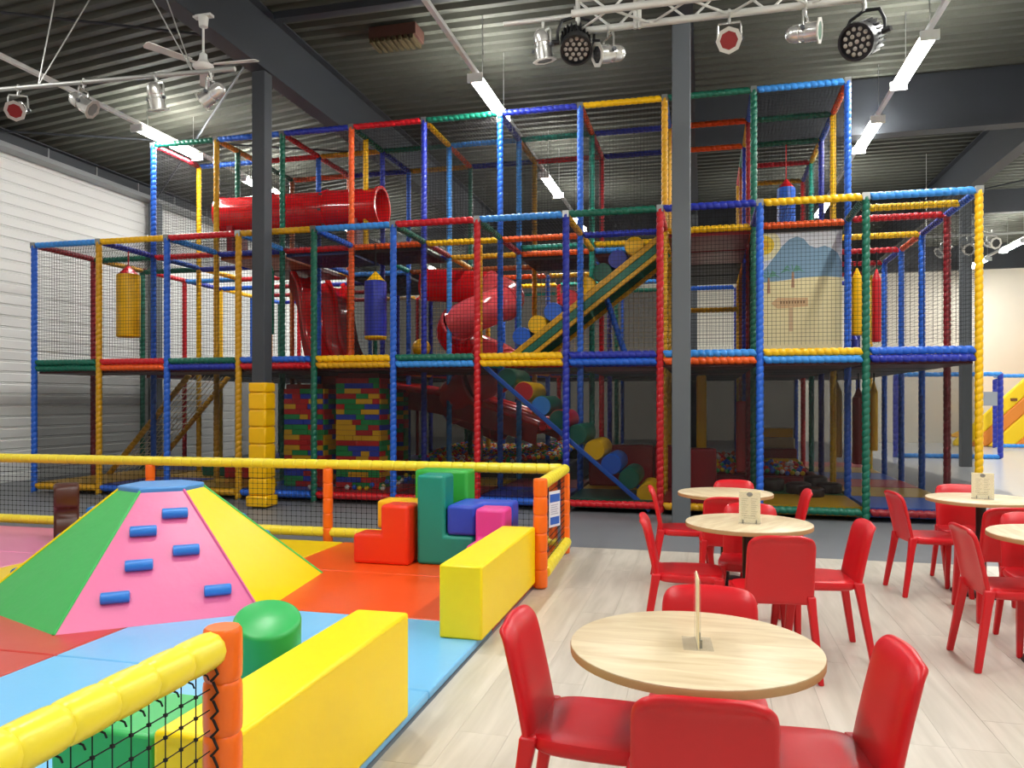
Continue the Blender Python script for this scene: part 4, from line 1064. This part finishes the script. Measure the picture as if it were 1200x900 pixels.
def par_can(label, top, d, gel, L_=.27, r=.088):
    """top: clamp point on the bar; d: direction the lamp shines"""
    top = Vector(top); d = Vector(d).normalized()
    t = thing('stage_lamp', label, 'stage lamp', top, 0, 'polished stage lamps')
    side = d.cross(Vector((0, 0, 1)));
    side = side.normalized() if side.length > .1 else Vector((1, 0, 0))
    c = top-Vector((0, 0, .25))
    a = c-d*L_*.55
    M = align(a, a+d)
    can = obj('can', MB().lathe([(0, -.03), (r*.45, -.025), (r*.8, .01), (r*.92, .05), (r*.92, .1), (r*.8, .105), (r*.8, .14), (r, .15), (r, L_-.01), (r*1.03, L_), (r*.95, L_), (r*.93, L_-.04)], 24, M), CHROME, t)
    M2 = align(a+d*(L_-.005), a+d*L_)
    mb = MB().lathe([(r*.93, 0), (r*1.35, 0), (r*1.35, .012), (r*.93, .012), (r*.93, 0)], 8, M2, False, caps=False)
    obj('gel_frame', mb, mat('frame_silver', '#c4c2ba', .35, metal=.5), t)
    obj('gel', MB().lathe([(0, -.012), (r*.95, -.012), (r*.95, .008), (0, .008)], 20, M2, False), GEL[gel], t)
    y0 = side*(r+.018)
    obj('yoke', MB().path([c+y0, c+y0+Vector((0, 0, .13)), c+y0*.9+Vector((0, 0, .165)), c-y0*.9+Vector((0, 0, .165)), c-y0+Vector((0, 0, .13)), c-y0], .011, 6), CHROME, t)
    for s_ in (-1, 1): obj('knob', MB().tube(c+y0*.95*s_, c+y0*1.25*s_, .02, 10), DARKM, t)
    obj('clamp', MB().tube(top+Vector((0, 0, .045)), c+Vector((0, 0, .16)), .013, 8).path([top+Vector((0, .04*math.sin(q*PI/4), .04*math.cos(q*PI/4))) for q in range(0, 7)], .01, 6), mat('clamp_silver', '#b8b8b4', .35, metal=.6), t)
par_can('silver stage lamp with red gel at the far left of the bar', (-7.92, PY_, 5.22), (.42, -.75, -.45), 'red')
par_can('second silver stage lamp from the left, tilted down to the right', (-6.99, PY_, 5.2), (.75, .2, -.5), 'clear')
par_can('third silver stage lamp on the left bar, pointing straight down', (-6.01, PY_, 5.17), (.03, .3, -.9), 'clear')
par_can('silver stage lamp right on the left bar, aimed down left below the fan', (-5.3, PY_, 5.14), (-.75, -.1, -.5), 'dark')
par_can('upright silver stage lamp left of the black many-lens lamp', (-1.55, PY_, 5.25), (.12, .2, -.95), 'clear')
par_can('silver stage lamp just right of the black many-lens lamp, facing left', (-.9, PY_, 5.12), (-.75, -.5, -.2), 'dark')
par_can('silver stage lamp with red gel hanging under the truss middle', (.23, PY_, 5.12), (-.05, -.85, -.35), 'red')
par_can('silver stage lamp with green gel facing right under the truss', (.9, PY_, 5.12), (.9, -.3, -.1), 'green')
def led_par(label, top, d, r=.155, L_=.3):
    top = Vector(top); d = Vector(d).normalized()
    t = thing('stage_lamp', label, 'stage lamp', top, 0, 'black many lens stage lamps')
    bm = mat('black_cast_metal', '#26272a', .4, metal=.4)
    c = top-Vector((0, 0, .3)); a = c-d*L_*.5; M = align(a, a+d)
    obj('housing', MB().lathe([(0, 0), (r*.6, 0), (r*.75, .03), (r*.8, .15), (r*.95, .2), (r, L_-.02), (r*1.05, L_-.01), (r*1.05, L_+.01), (r*.92, L_+.01), (r*.9, L_-.02), (0, L_-.02)], 28, M), bm, t)
    fin = MB()
    for k in range(20):
        q = 2*PI*k/20; M3 = M @ Matrix.Rotation(q, 4, 'Z')
        fin.box(r*.72, r*.98, -.005, .005, .03, L_*.6, M3)
    obj('cooling_fins', fin, bm, t)['kind'] = 'stuff'
    ln = mat('led_lens', '#a9a49c', .15)
    for k, (rr, nn) in enumerate(((0, 1), (.42, 6), (.76, 12))):
        for i in range(nn):
            q = 2*PI*i/nn; p = M @ Vector((rr*r*.92*math.cos(q), rr*r*.92*math.sin(q), L_-.018))
            obj('lens', MB().lathe([(.02, 0), (.018, .008), (.008, .014), (0, .015)], 10, align(p, p+d)), ln, t)
    side = d.cross(Vector((0, 0, 1))).normalized(); y0 = side*(r+.03)
    obj('yoke', MB().path([c+y0-Vector((0, 0, .02)), c+y0+Vector((0, 0, .1)), c+y0*.75+Vector((0, 0, .21)), c+Vector((0, 0, .25)), c-y0*.75+Vector((0, 0, .21)), c-y0+Vector((0, 0, .1)), c-y0-Vector((0, 0, .02))], .016, 6), bm, t)
    for s_ in (-1, 1): obj('knob', MB().tube(c+y0*.9*s_, c+y0*1.3*s_, .025, 10), bm, t)
    obj('clamp', MB().tube(top+Vector((0, 0, .05)), c+Vector((0, 0, .24)), .02, 8), mat('clamp_silver', '#b8b8b4', .35, metal=.6), t)
led_par('black ribbed stage lamp with many lenses at the left end of the truss', (-1.22, PY_, 5.32), (.12, -.55, -.75), .15, .3)
led_par('big black stage lamp with many lenses hanging right, beside the bright lamp', (1.4, PY_, 5.06), (-.62, -.75, -.5), .155, .32)
# ceiling fan
fn = thing('fan', 'white three bladed ceiling fan beside the dark beam', 'fan', (-5.83, 8.1, 5.5))
FW = mat('fan_white', '#d9dad6', .4)
Mf = Matrix.Translation((-5.83, 8.1, 0))
obj('canopy', MB().lathe([(.055, 6.12), (.06, 6.1), (.05, 5.99), (.02, 5.97)][::-1], 20, Mf), FW, fn)
obj('rod', MB().tube((-5.83, 8.1, 5.65), (-5.83, 8.1, 6.12), .014, 10), FW, fn)
obj('motor', MB().lathe([(0, 5.46), (.08, 5.465), (.12, 5.5), (.12, 5.53), (.07, 5.56), (.05, 5.6), (.045, 5.66), (.02, 5.68)], 24, Mf), FW, fn)
for a in (-10, 110, 230):
    a_ = math.radians(a+14); dx, dy = math.cos(a_), math.sin(a_)
    M = Mf @ Matrix.Rotation(a_, 4, 'Z') @ Matrix.Translation((0, 0, 5.535)) @ Matrix.Rotation(.22, 4, 'X')
    bl = obj('blade', MB().prism([(.16, -.045), (.68, -.065), (.7, -.04), (.7, .04), (.68, .065), (.16, .045)], -.004, .004, M), FW, fn)
    obj('blade_arm', MB().box(.09, .24, -.018, .018, -.008, 0, M), FW, bl)
obj('mount', MB().box(-5.95, -5.71, 8.06, 8.14, 6.1, 6.13), FW, fn)
# stage lamps of the distant bar at the right
b3 = thing('lighting_bar', 'distant lighting bar beside the far grey column at the right', 'lighting bar', (5.6, 18.9, 5.1))
obj('pipe', MB().tube((4.6, 18.9, 5.15), (9.5, 18.9, 5.15), .026, 10), GAL, b3)
for x in (4.8, 7.0, 9.3): obj('suspension_cable', MB().tube((x, 18.9, 5.15), (x, 18.9, HC), .008, 5), GAL, b3)
par_can('far silver lamp on the distant bar, aimed left', (5.15, 18.9, 5.1), (-.7, -.2, -.5), 'clear', .3, .1)
par_can('far silver lamp on the distant bar in front of the column', (5.62, 18.9, 5.1), (0, -.9, -.3), 'dark', .3, .1)
par_can('far silver lamp on the distant bar behind the yellow corner post', (6.1, 18.9, 5.2), (.3, -.9, -.2), 'dark', .3, .1)
# ================================================================ FAR HALL
fe = thing('enclosure_fence', 'blue padded fence in front of the striped inflatable slide', 'fence', (7.4, 22.4, 0))
for (p, q) in [((4.9, 22.4, 2.2), (7.43, 22.4, 2.2)), ((4.9, 22.4, .06), (7.43, 22.4, .06)), ((7.43, 22.4, 2.2), (9.0, 27.6, 2.3)), ((9.0, 27.6, 2.3), (13.5, 27.6, 2.3)), ((9.0, 27.6, .08), (13.5, 27.6, .08))]:
    padded('rail', p, q, 'sky', fe, .06, .16)
for (x, y) in ((4.95, 22.4), (7.43, 22.4), (9.0, 27.6), (13.4, 27.6)): padded('post', (x, y, .02), (x, y, 2.2), 'navy', fe, .07, .16)
nb = MB()
obj('grey_panel', MB().box(7.0, 7.36, 22.38, 22.42, 1.38, 1.74), mat('grey_board', '#9aa0a8', .5), fe)
ins = thing('inflatable_slide', 'yellow inflatable slide with orange diagonal stripes in the far hall', 'inflatable slide', (11, 29, 0))
ramp = lambda u, s_: Vector((8.3+4.6*s_, 28.3+1.6*u, .25+3.4*s_-.25*math.sin(PI*s_)))
ysl = mat('inflatable_yellow', '#ffd618', .4); osl = mat('inflatable_orange', '#ee8e30', .4)
n_ = 10
for k in range(n_):
    u0 = k/n_; 
    def fnk(u, v, k=k):
        s_ = v; p = ramp((k+u)/n_, s_)
        p.z += .05*math.sin(PI*u); return tuple(p)
    obj('slide_stripe', MB().grid(fnk, 4, 12), ysl if k % 2 else osl, ins)
for k, (a, b) in enumerate([(-3.2, -2.5), (-2.5, -1.75), (-1.75, -1.0), (-1.0, -.45), (-.45, .14)]):
    # clip to the ground
    pts = []
    x0_, x1_ = 8.0, 11.7
    sl_ = 1.0; ri = sl_*(x1_-x0_)
    lo = [(x0_+max(0, (-a)/sl_), 0) if a < 0 else (x0_, a), (x1_, a+ri)]
    hi = [(x1_, b+ri), (x0_+max(0, (-b)/sl_), 0) if b < 0 else (x0_, b)]
    poly = lo+hi
    if a < 0 <= b: poly.append((x0_, 0))
    mb = MB(); v = [(x, 28.25, z+.02) for x, z in poly]+[(x, 28.42, z+.02) for x, z in poly]; q = len(poly)
    mb.add(v, [tuple(range(q)), tuple(range(2*q-1, q-1, -1))]+[(i, q+i, q+(i+1) % q, (i+1) % q) for i in range(q)])
    obj('side_stripe', mb, osl if k % 2 else ysl, ins, bevel=.05)
for (x, z) in ((9.75, 1.55), (10.35, 2.1), (10.3, 1.1), (11.0, 1.9), (10.9, 2.7)):
    obj('grip', MB().cbox((x, 28.22, z), (.18, .06, .09)), mat('grip_brown', '#7a4a1c', .5), ins)
